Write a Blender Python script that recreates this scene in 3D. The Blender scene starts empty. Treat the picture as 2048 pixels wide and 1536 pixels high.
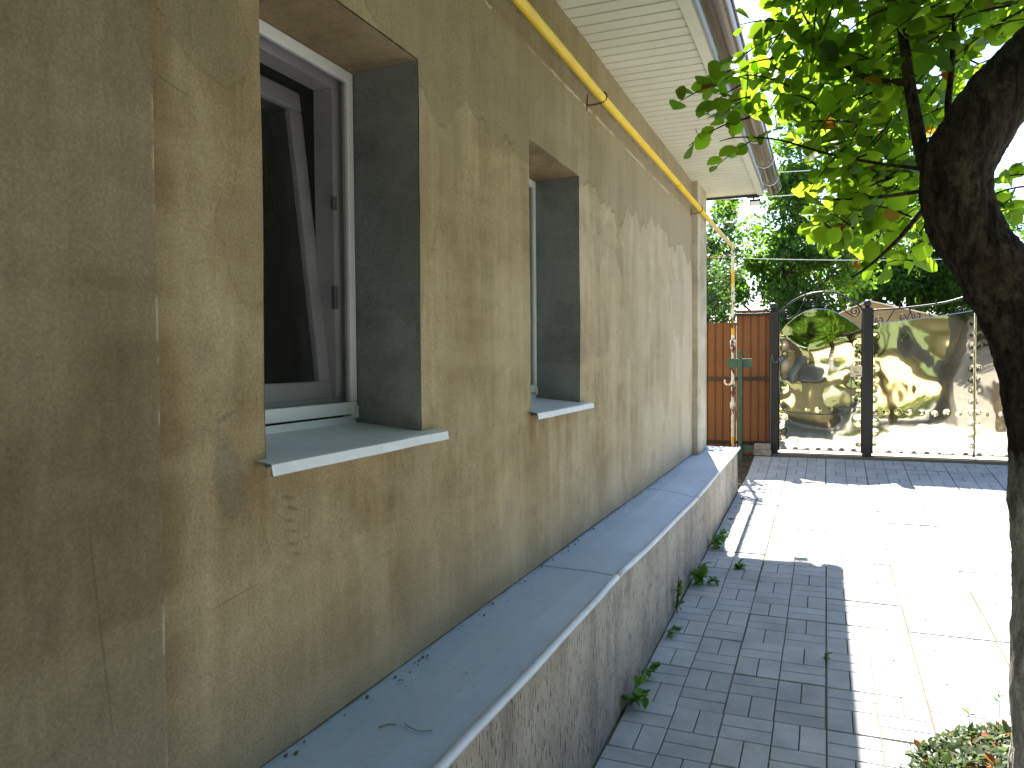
import bpy, bmesh, math, random
import numpy as np
from mathutils import Vector, Matrix, noise

# ------------------------------------------------------------------ camera, sky, sun, exposure
S = bpy.context.scene
C = S.collection
yaw, pitch, roll = 0.38701725, 0.03057498, -0.00791588
F = Vector((-math.sin(yaw) * math.cos(pitch), math.cos(yaw) * math.cos(pitch), -math.sin(pitch)))
r0 = Vector((math.cos(yaw), math.sin(yaw), 0))
u0 = r0.cross(F)
Rv = math.cos(roll) * r0 + math.sin(roll) * u0
Uv = Rv.cross(F)
cam = bpy.data.cameras.new('camera')
cam.sensor_fit = 'HORIZONTAL'
cam.sensor_width = 36.0
cam.lens = 1538.0 / 2048.0 * 36.0
cam.clip_start = 0.05
cam.clip_end = 2000
co = bpy.data.objects.new('camera', cam)
C.objects.link(co)
M4 = Matrix((Rv, Uv, -F)).transposed().to_4x4()
M4.translation = Vector((0, 0, 1.5))
co.matrix_world = M4
S.camera = co

SUN = Vector((-0.132, 0.613, 0.779)).normalized()
elev = math.asin(SUN.z)
W = bpy.data.worlds.new("World")
S.world = W
W.use_nodes = True
wn = W.node_tree.nodes
wl = W.node_tree.links
bg = wn['Background']
sky = wn.new('ShaderNodeTexSky')
sky.sky_type = 'NISHITA'
sky.sun_disc = False
sky.sun_elevation = elev
sky.sun_rotation = math.atan2(SUN.x, SUN.y)
sky.dust_density = 0.8
sky.air_density = 1.0
sky.ozone_density = 2.5
wl.new(sky.outputs[0], bg.inputs[0])
bg.inputs[1].default_value = 0.068
sl = bpy.data.lights.new('sun', 'SUN')
sl.energy = 5.0
sl.angle = math.radians(0.53)
sl.color = (1.0, 0.94, 0.84)
so = bpy.data.objects.new('sun', sl)
C.objects.link(so)
so.rotation_euler = SUN.to_track_quat('Z', 'Y').to_euler()
S.view_settings.view_transform = 'Standard'
S.view_settings.look = 'None'
S.view_settings.gamma = 1
S.view_settings.exposure = 2.32
S.render.engine = 'CYCLES'
S.cycles.max_bounces = 10
S.cycles.transparent_max_bounces = 16
S.cycles.use_denoising = True

rng = random.Random(7)
NR = np.random.default_rng(11)

# ------------------------------------------------------------------ helpers
def tag(o, label=None, cat=None, group=None, kind=None):
    if label: o['label'] = label
    if cat: o['category'] = cat
    if group: o['group'] = group
    if kind: o['kind'] = kind
    return o

def empty(name, loc, label, cat, group=None):
    o = bpy.data.objects.new(name, None)
    o.location = loc
    C.objects.link(o)
    return tag(o, label, cat, group)

def link(name, me, parent=None):
    o = bpy.data.objects.new(name, me)
    C.objects.link(o)
    if parent is not None:
        o.parent = parent
        p = parent
        off = Vector((0, 0, 0))
        while p is not None:
            off += p.location
            p = p.parent
        o.location = -off          # parts are modelled in world coordinates
    return o

class MB:
    def __init__(s):
        s.bm = bmesh.new()
    def box(s, x0, x1, y0, y1, z0, z1, bev=0.0, mi=0, fn=None):
        P = ((x0,y0,z0),(x1,y0,z0),(x1,y1,z0),(x0,y1,z0),(x0,y0,z1),(x1,y0,z1),(x1,y1,z1),(x0,y1,z1))
        v = [s.bm.verts.new(fn(Vector(p)) if fn else p) for p in P]
        fs = [s.bm.faces.new([v[i] for i in q]) for q in ((3,2,1,0),(4,5,6,7),(0,1,5,4),(1,2,6,5),(2,3,7,6),(3,0,4,7))]
        for f in fs: f.material_index = mi
        if bev > 0:
            es = list({e for f in fs for e in f.edges})
            bmesh.ops.bevel(s.bm, geom=es, offset=bev, segments=2, affect='EDGES', profile=0.5)
    def obox(s, c, ax, half, bev=0.0, mi=0):
        """box with own axes ax (3 vectors) and half sizes"""
        c = Vector(c)
        m = Matrix((ax[0], ax[1], ax[2])).transposed()
        s.box(-half[0], half[0], -half[1], half[1], -half[2], half[2], bev, mi, lambda p: c + m @ p)
    def quad(s, *p, mi=0):
        f = s.bm.faces.new([s.bm.verts.new(q) for q in p])
        f.material_index = mi
    def tube(s, pts, r, seg=10, cap=True, mi=0, fn=None):
        pts = [Vector(p) for p in pts]
        n = len(pts)
        rs = r if isinstance(r, (list, tuple)) else [r] * n
        t = [(pts[min(i+1,n-1)] - pts[max(i-1,0)]).normalized() for i in range(n)]
        a = Vector((0,0,1)) if abs(t[0].z) < .9 else Vector((1,0,0))
        nx = t[0].cross(a).normalized()
        rings = []
        for i in range(n):
            nx = (nx - t[i] * nx.dot(t[i])).normalized()
            ny = t[i].cross(nx)
            ring = []
            for k in range(seg):
                an = 2 * math.pi * k / seg
                d = math.cos(an) * nx + math.sin(an) * ny
                rr = rs[i]
                if fn: rr = rr * fn(i, an, pts[i] + d * rs[i])
                ring.append(s.bm.verts.new(pts[i] + d * rr))
            rings.append(ring)
        for i in range(n-1):
            for k in range(seg):
                f = s.bm.faces.new((rings[i][k], rings[i][(k+1)%seg], rings[i+1][(k+1)%seg], rings[i+1][k]))
                f.smooth = True
                f.material_index = mi
        if cap:
            s.bm.faces.new(rings[0][::-1]).material_index = mi
            s.bm.faces.new(rings[-1]).material_index = mi
    def ball(s, c, r, seg=20, zs=1.0):
        ret = bmesh.ops.create_uvsphere(s.bm, u_segments=seg, v_segments=seg//2, radius=r)
        for w in ret['verts']:
            w.co = Vector((w.co.x, w.co.y, w.co.z * zs)) + Vector(c)
            for f in w.link_faces: f.smooth = True
    def build(s, name, mats, parent=None, smooth=None):
        bmesh.ops.recalc_face_normals(s.bm, faces=s.bm.faces)
        me = bpy.data.meshes.new(name)
        s.bm.to_mesh(me)
        s.bm.free()
        for m in (mats if isinstance(mats, (list, tuple)) else [mats]):
            me.materials.append(m)
        if smooth:
            for p in me.polygons: p.use_smooth = True
        return link(name, me, parent)

def smooth_path(pts, n=8):
    P = [Vector(p) for p in pts]
    out = []
    for i in range(len(P)-1):
        p0, p1, p2, p3 = P[max(i-1,0)], P[i], P[i+1], P[min(i+2,len(P)-1)]
        for k in range(n):
            t = k / n
            out.append(0.5*((2*p1)+(-p0+p2)*t+(2*p0-5*p1+4*p2-p3)*t*t+(-p0+3*p1-3*p2+p3)*t**3))
    out.append(P[-1])
    return out

# ------------------------------------------------------------------ material helpers
class NT:
    def __init__(s, name):
        s.m = bpy.data.materials.new(name)
        s.m.use_nodes = True
        s.n = s.m.node_tree.nodes
        s.l = s.m.node_tree.links
        s.b = s.n['Principled BSDF']
        s.out = s.n['Material Output']
        tc = s.n.new('ShaderNodeTexCoord')
        s.co = tc.outputs['Object']
    def add(s, t, **k):
        nd = s.n.new(t)
        for a, v in k.items(): setattr(nd, a, v)
        return nd
    def put(s, sock, v):
        if isinstance(v, (int, float)): sock.default_value = v
        elif isinstance(v, (tuple, list)):
            sock.default_value = tuple(v) + ((1.0,) if len(v) == 3 and sock.type == 'RGBA' else ())
        else: s.l.new(v, sock)
    def math(s, op, a, b=0.0, c=0.0, clamp=False):
        nd = s.add('ShaderNodeMath', operation=op, use_clamp=clamp)
        s.put(nd.inputs[0], a); s.put(nd.inputs[1], b); s.put(nd.inputs[2], c)
        return nd.outputs[0]
    def map(s, scale=(1,1,1), loc=(0,0,0), src=None):
        nd = s.add('ShaderNodeMapping')
        s.l.new(src or s.co, nd.inputs[0])
        nd.inputs['Scale'].default_value = scale
        nd.inputs['Location'].default_value = loc
        return nd.outputs[0]
    def noise(s, scale, detail=4, rough=0.55, vec=None, dist=0.0):
        nd = s.add('ShaderNodeTexNoise')
        s.l.new(vec or s.co, nd.inputs['Vector'])
        nd.inputs['Scale'].default_value = scale
        nd.inputs['Detail'].default_value = detail
        nd.inputs['Roughness'].default_value = rough
        nd.inputs['Distortion'].default_value = dist
        return nd.outputs[0]
    def vor(s, scale, feature='F1', vec=None):
        nd = s.add('ShaderNodeTexVoronoi', feature=feature)
        s.l.new(vec or s.co, nd.inputs['Vector'])
        nd.inputs['Scale'].default_value = scale
        return nd.outputs['Distance']
    def ramp(s, v, stops, interp='LINEAR'):
        nd = s.add('ShaderNodeValToRGB')
        s.l.new(v, nd.inputs[0])
        cr = nd.color_ramp
        cr.interpolation = interp
        while len(cr.elements) < len(stops): cr.elements.new(0.5)
        for e, (p, c) in zip(cr.elements, stops):
            e.position = p
            e.color = (c, c, c, 1) if isinstance(c, (int, float)) else tuple(c) + (1,)
        return nd.outputs[0]
    def mix(s, fac, a, b, mode='MIX'):
        nd = s.add('ShaderNodeMix', data_type='RGBA', blend_type=mode)
        s.put(nd.inputs[0], fac); s.put(nd.inputs[6], a); s.put(nd.inputs[7], b)
        return nd.outputs[2]
    def sep(s, v=None):
        nd = s.add('ShaderNodeSeparateXYZ')
        s.l.new(v or s.co, nd.inputs[0])
        return nd.outputs
    def attr(s, name):
        return s.add('ShaderNodeAttribute', attribute_name=name).outputs['Fac']
    def bump(s, h, strength=0.3, dist=0.01):
        nd = s.add('ShaderNodeBump')
        nd.inputs['Strength'].default_value = strength
        nd.inputs['Distance'].default_value = dist
        s.l.new(h, nd.inputs['Height'])
        s.l.new(nd.outputs[0], s.b.inputs['Normal'])
    def col(s, v): s.put(s.b.inputs['Base Color'], v)
    def rough(s, v): s.put(s.b.inputs['Roughness'], v)
    def spec(s, v): s.put(s.b.inputs['Specular IOR Level'], v)
    def metal(s, v): s.put(s.b.inputs['Metallic'], v)

def simple(name, c, rough=0.5, var=0.12, scale=12, metal=0.0, bump=0.0, spec=0.5):
    t = NT(name)
    n = t.noise(scale, 5)
    k = t.ramp(n, [(0.3, 1-var), (0.7, 1+var)])
    t.col(t.mix(1.0, c, k, 'MULTIPLY'))
    t.rough(rough); t.metal(metal); t.spec(spec)
    if bump: t.bump(t.noise(scale*6, 4), bump, 0.004)
    return t.m

def plaster(name, tan, grey, features=True, lap=True, bead=False):
    t = NT(name)
    x, y, z = t.sep()
    big = t.noise(1.5, 5, 0.6, dist=0.6)
    streak = t.noise(1.0, 5, 0.6, vec=t.map((2, 7.0, 0.75)))
    streak2 = t.noise(1.0, 3, 0.5, vec=t.map((2, 22.0, 1.2), (3, 1, 2)))
    c = t.mix(t.ramp(big, [(0.40, 0.0), (0.60, 1.0)]), tuple(v*0.9 for v in tan), tuple(v*1.06 for v in grey))
    c = t.mix(t.ramp(streak, [(0.42, 0.0), (0.68, 0.55)]), c, tuple(min(1, v*1.42) for v in grey))
    c = t.mix(t.ramp(streak2, [(0.47, 0.0), (0.74, 0.28)]), c, tuple(v*0.58 for v in tan))
    dark = t.noise(2.3, 6, 0.62, vec=t.map((1, 1, 0.8), (9, 4, 7)))
    c = t.mix(t.ramp(dark, [(0.50, 0.0), (0.68, 0.6)]), c, (tan[0]*0.62, tan[1]*0.56, tan[2]*0.46))
    c = t.mix(1.0, c, t.ramp(t.noise(13, 7, 0.72, vec=t.map((1, 1.3, 0.7))), [(0.25, 0.80), (0.75, 1.18)]), 'MULTIPLY')
    scr = t.noise(1.0, 4, 0.6, vec=t.map((40, 75, 7)), dist=0.5)
    c = t.mix(t.math('MULTIPLY', t.ramp(scr, [(0.66, 0.0), (0.70, 0.6)]), t.ramp(t.noise(2.4, 3, vec=t.map((1, 1, 1), (1, 9, 3))), [(0.5, 0.0), (0.62, 1.0)])), c, (0.12, 0.095, 0.05))
    if lap:
        nb_ = t.math('ADD', y, t.math('MULTIPLY', t.noise(3.5, 5), 0.10))
        c = t.mix(t.ramp(nb_, [(1.06, 0.0), (1.061, 0.0)]) if False else t.math('MULTIPLY_ADD', nb_, -9.0, 10.6, clamp=True), c, (tan[0]*0.62, tan[1]*0.58, tan[2]*0.52))
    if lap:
        # the plaster mixes to a paler, greyer tone towards the far end
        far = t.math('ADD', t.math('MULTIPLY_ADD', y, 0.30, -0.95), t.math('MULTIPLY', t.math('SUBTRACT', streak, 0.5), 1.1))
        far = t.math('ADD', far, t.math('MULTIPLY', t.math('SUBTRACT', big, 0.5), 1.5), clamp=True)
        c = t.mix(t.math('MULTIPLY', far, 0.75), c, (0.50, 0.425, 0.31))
    # broad diagonal trowel sweeps
    sw = t.add('ShaderNodeMapping'); t.l.new(t.co, sw.inputs[0])
    sw.inputs['Rotation'].default_value = (0.55, 0, 0); sw.inputs['Scale'].default_value = (1, 1.1, 4.2)
    c = t.mix(t.ramp(t.noise(1.3, 4, 0.5, vec=sw.outputs[0], dist=0.5), [(0.48, 0.0), (0.62, 0.38)]), c, tuple(v*1.3 for v in grey))
    if bead:
        bl = t.math('ABSOLUTE', t.math('SUBTRACT', y, 1.0135))
        c = t.mix(t.math('MULTIPLY', t.ramp(bl, [(0.0015, 0.9), (0.005, 0.0)]), t.ramp(t.noise(1.0, 4, 0.7, vec=t.map((4, 4, 7))), [(0.50, 0.0), (0.58, 0.9)])), c, (0.52, 0.46, 0.33))
    # overlapping trowelled coats: contour edges of a warped noise field
    lapn = t.noise(1.1, 7, 0.52, vec=t.map((1, 1.3, 0.75), (2, 5, 1)), dist=0.3)
    e1 = t.math('ABSOLUTE', t.math('SUBTRACT', lapn, 0.545))
    c = t.mix(t.ramp(lapn, [(0.540, 0.0), (0.552, 0.28)]), c, tuple(v*0.80 for v in grey))
    c = t.mix(t.ramp(e1, [(0.0, 0.22), (0.006, 0.0)]), c, (0.10, 0.085, 0.05))
    if lap:
        warp = t.noise(1.6, 7, 0.55, vec=t.map((1, 1, 0.3), (0, 3, 0)))
        h = t.math('ADD', t.math('SUBTRACT', z, 2.38), t.math('MULTIPLY', t.math('SUBTRACT', warp, 0.5), 0.9))
        c = t.mix(t.ramp(t.math('MULTIPLY_ADD', h, 10.0, 0.5), [(0.40, 0.0), (0.56, 0.55)]), c, (grey[0]*0.70, grey[1]*0.71, grey[2]*0.70))
        eh = t.math('ABSOLUTE', h)
        brk = t.noise(9, 4)
        c = t.mix(t.math('MULTIPLY', t.ramp(eh, [(0.0, 0.5), (0.012, 0.0)]), t.ramp(brk, [(0.42, 0.0), (0.6, 1.0)])), c, (0.08, 0.065, 0.035))
    if lap:
        # torn ridge of mortar along the chase behind the gas pipe
        for zc, cl in ((2.772, (0.56, 0.50, 0.36)), (2.862, (0.17, 0.125, 0.07))):
            h2 = t.math('ABSOLUTE', t.math('ADD', t.math('SUBTRACT', z, zc), t.math('MULTIPLY', t.math('SUBTRACT', t.noise(22, 6, 0.7), 0.5), 0.035)))
            c = t.mix(t.math('MULTIPLY', t.ramp(h2, [(0.003, 0.8), (0.008, 0.0)]), t.ramp(t.noise(6, 4), [(0.47, 0.0), (0.56, 1.0)])), c, cl)
    # dust towards the ledge
    c = t.mix(t.ramp(z, [(0.0, 0.0), (0.62, 0.5), (0.95, 0.0)]) if False else t.math('MULTIPLY', t.math('SUBTRACT', 1.05, z, clamp=True), t.ramp(big, [(0.3, 1.0), (0.8, 0.4)])), c, (0.27, 0.25, 0.215))
    if features:
        # repair patch of grey mortar left of the near sill
        wv = t.math('MULTIPLY', t.math('SUBTRACT', t.noise(11, 6, 0.65), 0.5), 0.75)
        def ell(yc, zc, a, b, rot=0.0):
            dy = t.math('SUBTRACT', y, yc); dz = t.math('SUBTRACT', z, zc)
            cs, sn = math.cos(rot), math.sin(rot)
            p = t.math('ADD', t.math('MULTIPLY', dy, cs), t.math('MULTIPLY', dz, sn))
            q = t.math('SUBTRACT', t.math('MULTIPLY', dz, cs), t.math('MULTIPLY', dy, sn))
            p = t.math('DIVIDE', p, a); q = t.math('DIVIDE', q, b)
            d = t.math('SQRT', t.math('ADD', t.math('MULTIPLY', p, p), t.math('MULTIPLY', q, q)))
            return t.math('ADD', d, wv)
        d = ell(1.222, 1.262, 0.042, 0.078, 0.12)
        c = t.mix(t.ramp(d, [(0.90, 0.55), (1.05, 0.0)]), c, (0.19, 0.165, 0.125))
        c = t.mix(t.ramp(t.math('ABSOLUTE', t.math('SUBTRACT', d, 1.0)), [(0.0, 0.3), (0.05, 0.0)]), c, (0.10, 0.085, 0.06))
        d = ell(1.17, 2.19, 0.16, 0.11, -0.75)
        c = t.mix(t.ramp(d, [(0.92, 0.4), (1.05, 0.0)]), c, (0.21, 0.19, 0.12))
        c = t.mix(t.ramp(t.math('ABSOLUTE', t.math('SUBTRACT', d, 1.0)), [(0.0, 0.35), (0.04, 0.0)]), c, (0.10, 0.085, 0.045))
        # finger wipes in the fresh render
        for k in range(6):
            d = ell(1.405 + 0.012 * (k % 2) + 0.004 * k, 1.195 - 0.027 * k, 0.034 - 0.002 * k, 0.0065, -0.28)
            c = t.mix(t.ramp(d, [(0.2, 0.5), (1.3, 0.0)]), c, (0.105, 0.085, 0.05))
        for (yc, zc, rr) in ((1.20, 1.383, .007), (1.213, 1.388, .009), (1.228, 1.394, .008), (1.24, 1.399, .006)):
            d = ell(yc, zc, rr, rr * 0.8)
            c = t.mix(t.ramp(d, [(0.8, 0.5), (1.1, 0.0)]), c, (0.16, 0.14, 0.09))
        for (yc, zc, a, b, rt, al) in ((0.885, 1.07, .003, .26, .10, .5), (1.31, 1.42, .0015, .03, .0, .6), (1.27, 1.43, .003, .03, -.1, .35),
                                   (1.235, 1.02, .09, .0018, .12, .55), (1.33, 1.12, .0018, .06, .35, .5), (1.10, 2.01, .05, .0025, -.2, .5)):
            d = ell(yc, zc, a, b, rt)
            c = t.mix(t.ramp(d, [(0.6, al), (1.2, 0.0)]), c, (0.11, 0.09, 0.055))
    # hairline cracks and pinholes
    wc = t.add('ShaderNodeVectorMath', operation='ADD')
    nv = t.add('ShaderNodeTexNoise'); nv.inputs['Scale'].default_value = 3.0; nv.inputs['Detail'].default_value = 6
    t.l.new(t.co, nv.inputs['Vector'])
    t.l.new(t.co, wc.inputs[0]); t.l.new(nv.outputs[1], wc.inputs[1])
    cr = t.vor(1.1, 'DISTANCE_TO_EDGE', vec=t.map((1, 1.6, 0.8), src=wc.outputs[0]))
    brk = t.noise(2.6, 3, vec=t.map((1, 1, 1), (5, 5, 5)))
    c = t.mix(t.math('MULTIPLY', t.ramp(cr, [(0.0, 0.4), (0.004, 0.0)]), t.ramp(brk, [(0.56, 0.0), (0.64, 1.0)])), c, (0.11, 0.09, 0.055))
    pin = t.vor(38)
    c = t.mix(t.math('MULTIPLY', t.ramp(pin, [(0.0, 0.7), (0.075, 0.0)]), t.ramp(t.noise(7, 3), [(0.58, 0.0), (0.68, 1.0)])), c, (0.10, 0.085, 0.055))
    fine = t.noise(160, 3, 0.6)
    c = t.mix(1.0, c, t.ramp(fine, [(0.22, 0.74), (0.78, 1.24)]), 'MULTIPLY')
    t.col(c)
    t.rough(0.92); t.spec(0.15)
    hgt = t.math('ADD', t.math('MULTIPLY', t.noise(30, 6, 0.6, vec=t.map((1, 1.6, 0.5))), 0.5), t.math('ADD', t.math('MULTIPLY', fine, 0.25), t.math('MULTIPLY', t.ramp(lapn, [(0.54, 0.0), (0.555, 1.0)]), 0.25)))
    t.bump(hgt, 0.45, 0.006)
    return t.m

def leaf_mat(name, refl, trans, warm=(0.30, 0.13, 0.02), tw=0.5, gloss=0.08):
    t = NT(name)
    a = t.attr('tone')
    vein = t.noise(90, 2)
    k = t.ramp(a, [(0.0, 0.55), (0.9, 1.35)])
    cr = t.mix(1.0, refl, k, 'MULTIPLY')
    cr = t.mix(1.0, cr, t.ramp(vein, [(0.3, 0.85), (0.7, 1.15)]), 'MULTIPLY')
    isw = t.ramp(a, [(0.980, 0.0), (0.986, 1.0)])
    cr = t.mix(isw, cr, tuple(v*0.7 for v in warm))
    ct = t.mix(1.0, trans, k, 'MULTIPLY')
    ct = t.mix(isw, ct, warm)
    t.col(cr); t.rough(0.45); t.spec(0.2)
    tr = t.add('ShaderNodeBsdfTranslucent')
    t.put(tr.inputs[0], ct)
    mx = t.add('ShaderNodeMixShader')
    mx.inputs[0].default_value = tw
    t.l.new(t.b.outputs[0], mx.inputs[1]); t.l.new(tr.outputs[0], mx.inputs[2])
    t.l.new(mx.outputs[0], t.out.inputs[0])
    return t.m

MAT = {}
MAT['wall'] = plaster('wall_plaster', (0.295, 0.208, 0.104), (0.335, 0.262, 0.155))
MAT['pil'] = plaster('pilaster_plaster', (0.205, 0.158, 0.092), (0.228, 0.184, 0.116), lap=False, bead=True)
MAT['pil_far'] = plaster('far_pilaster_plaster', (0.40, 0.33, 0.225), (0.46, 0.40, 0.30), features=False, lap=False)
MAT['reveal'] = plaster('reveal_cement', (0.175, 0.182, 0.180), (0.225, 0.235, 0.24), features=False, lap=False)
MAT['head'] = plaster('reveal_head_plaster', (0.24, 0.17, 0.09), (0.27, 0.205, 0.12), features=False, lap=False)
MAT['white'] = simple('white_pvc', (0.74, 0.73, 0.74), 0.35, 0.05, 9, spec=0.4)
MAT['frame'] = simple('window_pvc', (0.70, 0.66, 0.69), 0.38, 0.08, 9)
MAT['sill'] = simple('sill_sheet', (0.68, 0.69, 0.72), 0.4, 0.08, 14)
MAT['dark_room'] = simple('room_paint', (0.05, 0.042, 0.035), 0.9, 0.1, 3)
MAT['soffit'] = simple('soffit_vinyl', (0.58, 0.565, 0.46), 0.45, 0.06, 3)
MAT['gutter'] = simple('gutter_brown', (0.075, 0.050, 0.043), 0.22, 0.12, 6, spec=0.6)
MAT['roof'] = simple('roof_sheet', (0.10, 0.06, 0.045), 0.45, 0.15, 5)
MAT['black_metal'] = simple('black_paint', (0.008, 0.008, 0.010), 0.42, 0.3, 20, spec=0.5, bump=0.1)
MAT['rusty'] = simple('rusty_iron', (0.16, 0.065, 0.025), 0.8, 0.35, 40, bump=0.3)
MAT['cable'] = simple('cable_rubber', (0.09, 0.10, 0.11), 0.5, 0.1, 10)
MAT['wire'] = simple('aluminium_wire', (0.42, 0.46, 0.48), 0.5, 0.1, 10)
MAT['kerbstone'] = simple('old_brick', (0.30, 0.26, 0.22), 0.9, 0.35, 18, bump=0.5)
MAT['beige'] = simple('neighbour_render', (0.27, 0.195, 0.09), 0.9, 0.18, 2.5, bump=0.2)
MAT['verge'] = simple('verge_board', (0.70, 0.60, 0.45), 0.7, 0.1, 5)

def m_room():
    pass

def m_glass():
    t = NT('window_glass')
    gl = t.add('ShaderNodeBsdfGlossy'); gl.inputs['Roughness'].default_value = 0.02
    tr = t.add('ShaderNodeBsdfTransparent'); tr.inputs[0].default_value = (0.50, 0.52, 0.50, 1)
    fr = t.add('ShaderNodeFresnel'); fr.inputs[0].default_value = 1.52
    mx = t.add('ShaderNodeMixShader')
    t.l.new(fr.outputs[0], mx.inputs[0]); t.l.new(tr.outputs[0], mx.inputs[1]); t.l.new(gl.outputs[0], mx.inputs[2])
    t.l.new(mx.outputs[0], t.out.inputs[0])
    return t.m
MAT['glass'] = m_glass()

def m_mesh():
    t = NT('insect_mesh')
    t.col((0.03, 0.028, 0.026)); t.rough(0.9); t.spec(0.05)
    tr = t.add('ShaderNodeBsdfTransparent')
    mx = t.add('ShaderNodeMixShader'); mx.inputs[0].default_value = 0.42
    t.l.new(tr.outputs[0], mx.inputs[1]); t.l.new(t.b.outputs[0], mx.inputs[2])
    t.l.new(mx.outputs[0], t.out.inputs[0])
    return t.m
MAT['mesh'] = m_mesh()

def m_brick():
    t = NT('paving_concrete')
    a = t.attr('tone')
    c = t.ramp(a, [(0.0, (0.335, 0.352, 0.35)), (0.45, (0.415, 0.435, 0.435)), (0.75, (0.45, 0.45, 0.43)), (1.0, (0.54, 0.56, 0.56))])
    c = t.mix(1.0, c, t.ramp(t.noise(5, 6, 0.65), [(0.25, 0.78), (0.75, 1.18)]), 'MULTIPLY')
    c = t.mix(1.0, c, t.ramp(t.noise(210, 3, 0.7), [(0.2, 0.78), (0.8, 1.2)]), 'MULTIPLY')
    c = t.mix(t.ramp(t.noise(2.2, 5, 0.7), [(0.6, 0.0), (0.78, 0.35)]), c, (0.17, 0.15, 0.12))
    sp = t.vor(55)
    c = t.mix(t.math('MULTIPLY', t.ramp(sp, [(0.0, 0.6), (0.11, 0.0)]), t.ramp(t.noise(6, 2), [(0.5, 0.0), (0.62, 1.0)])), c, (0.10, 0.09, 0.075))
    t.col(c); t.rough(0.88); t.spec(0.2)
    t.bump(t.noise(260, 4, 0.7), 0.35, 0.002)
    return t.m
MAT['brick'] = m_brick()

def m_joint():
    t = NT('joint_soil')
    c = t.mix(t.ramp(t.noise(14, 6, 0.65), [(0.45, 0.0), (0.6, 1.0)]), (0.14, 0.12, 0.10), (0.11, 0.125, 0.05))
    c = t.mix(t.ramp(t.noise(60, 4), [(0.4, 0.0), (0.7, 0.7)]), c, (0.16, 0.15, 0.13))
    t.col(c); t.rough(1.0); t.spec(0.05)
    t.bump(t.noise(120, 4), 0.6, 0.004)
    return t.m
MAT['joint'] = m_joint()

def m_soil():
    t = NT('garden_soil')
    c = t.mix(t.ramp(t.noise(9, 7, 0.7), [(0.35, 0.0), (0.65, 1.0)]), (0.055, 0.042, 0.03), (0.14, 0.115, 0.085))
    t.col(c); t.rough(1.0); t.spec(0.05)
    t.bump(t.noise(40, 6, 0.7), 0.9, 0.02)
    return t.m
MAT['soil'] = m_soil()

def m_road():
    t = NT('road_dust')
    c = t.mix(t.ramp(t.noise(1.5, 7, 0.7), [(0.35, 0.0), (0.65, 1.0)]), (0.42, 0.38, 0.32), (0.30, 0.28, 0.25))
    t.col(c); t.rough(0.95); t.spec(0.1)
    t.bump(t.noise(50, 6, 0.7), 0.5, 0.01)
    return t.m
MAT['road'] = m_road()

def m_grassland():
    t = NT('lawn_ground')
    c = t.mix(t.ramp(t.noise(2.0, 7, 0.7), [(0.35, 0.0), (0.65, 1.0)]), (0.07, 0.10, 0.03), (0.16, 0.14, 0.08))
    t.col(c); t.rough(1.0); t.spec(0.05)
    return t.m
MAT['land'] = m_grassland()

def m_plinth():
    t = NT('plinth_bark_render')
    x, y, z = t.sep()
    big = t.noise(1.9, 5, 0.6)
    c = t.mix(t.ramp(big, [(0.35, 0.0), (0.65, 1.0)]), (0.32, 0.275, 0.225), (0.44, 0.39, 0.325))
    c = t.mix(t.ramp(t.noise(3.2, 6, 0.65, vec=t.map((1, 2.2, 0.55), (4, 0, 0))), [(0.46, 0.0), (0.68, 0.7)]), c, (0.20, 0.17, 0.15))
    # damp and dirt creeping up from the paving, worst at the near end
    c = t.mix(t.math('MULTIPLY', t.math('MULTIPLY_ADD', z, -2.2, 0.85, clamp=True), t.ramp(t.noise(4, 5), [(0.25, 0.2), (0.7, 1.0)])), c, (0.17, 0.15, 0.145))
    g = t.noise(1.0, 3, 0.55, vec=t.map((60, 135.0, 17.0)), dist=0.2)
    groove = t.ramp(g, [(0.60, 0.0), (0.635, 1.0)])
    c = t.mix(t.math('MULTIPLY', groove, 0.9), c, (0.055, 0.045, 0.038))
    c = t.mix(1.0, c, t.ramp(t.noise(140, 4, 0.7), [(0.2, 0.75), (0.8, 1.25)]), 'MULTIPLY')
    t.col(c); t.rough(0.95); t.spec(0.1)
    h = t.math('SUBTRACT', t.math('MULTIPLY', t.noise(70, 5, 0.7, vec=t.map((1, 2, 0.6))), 0.5), groove)
    t.bump(h, 0.9, 0.005)
    return t.m
MAT['plinth'] = m_plinth()

def m_coping():
    t = NT('coping_painted_sheet')
    c = t.mix(t.ramp(t.noise(2.2, 5, 0.6), [(0.35, 0.0), (0.65, 1.0)]), (0.39, 0.485, 0.60), (0.45, 0.55, 0.665))
    c = t.mix(1.0, c, t.ramp(t.noise(55, 5, 0.7), [(0.2, 0.9), (0.8, 1.1)]), 'MULTIPLY')
    mk = t.math('MULTIPLY', t.ramp(t.noise(24, 5, 0.75), [(0.60, 0.0), (0.67, 1.0)]), t.ramp(t.noise(2.7, 3, vec=t.map((1, 1, 1), (8, 1, 0))), [(0.48, 0.0), (0.62, 1.0)]))
    c = t.mix(t.math('MULTIPLY', mk, 0.7), c, (0.18, 0.165, 0.145))
    dots = t.vor(11)
    c = t.mix(t.math('MULTIPLY', t.ramp(dots, [(0.0, 0.85), (0.06, 0.0)]), t.ramp(t.noise(3.3, 2, vec=t.map((1, 1, 1), (2, 7, 0))), [(0.5, 0.0), (0.56, 1.0)])), c, (0.10, 0.085, 0.07))
    t.col(c); t.rough(0.5); t.spec(0.35)
    t.bump(t.noise(90, 4, 0.7), 0.15, 0.002)
    return t.m
MAT['coping'] = m_coping()
MAT['trim'] = simple('coping_trim', (0.55, 0.59, 0.65), 0.4, 0.1, 8)
MAT['dirt'] = simple('dirt_gap', (0.13, 0.10, 0.07), 1.0, 0.4, 60)

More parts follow.
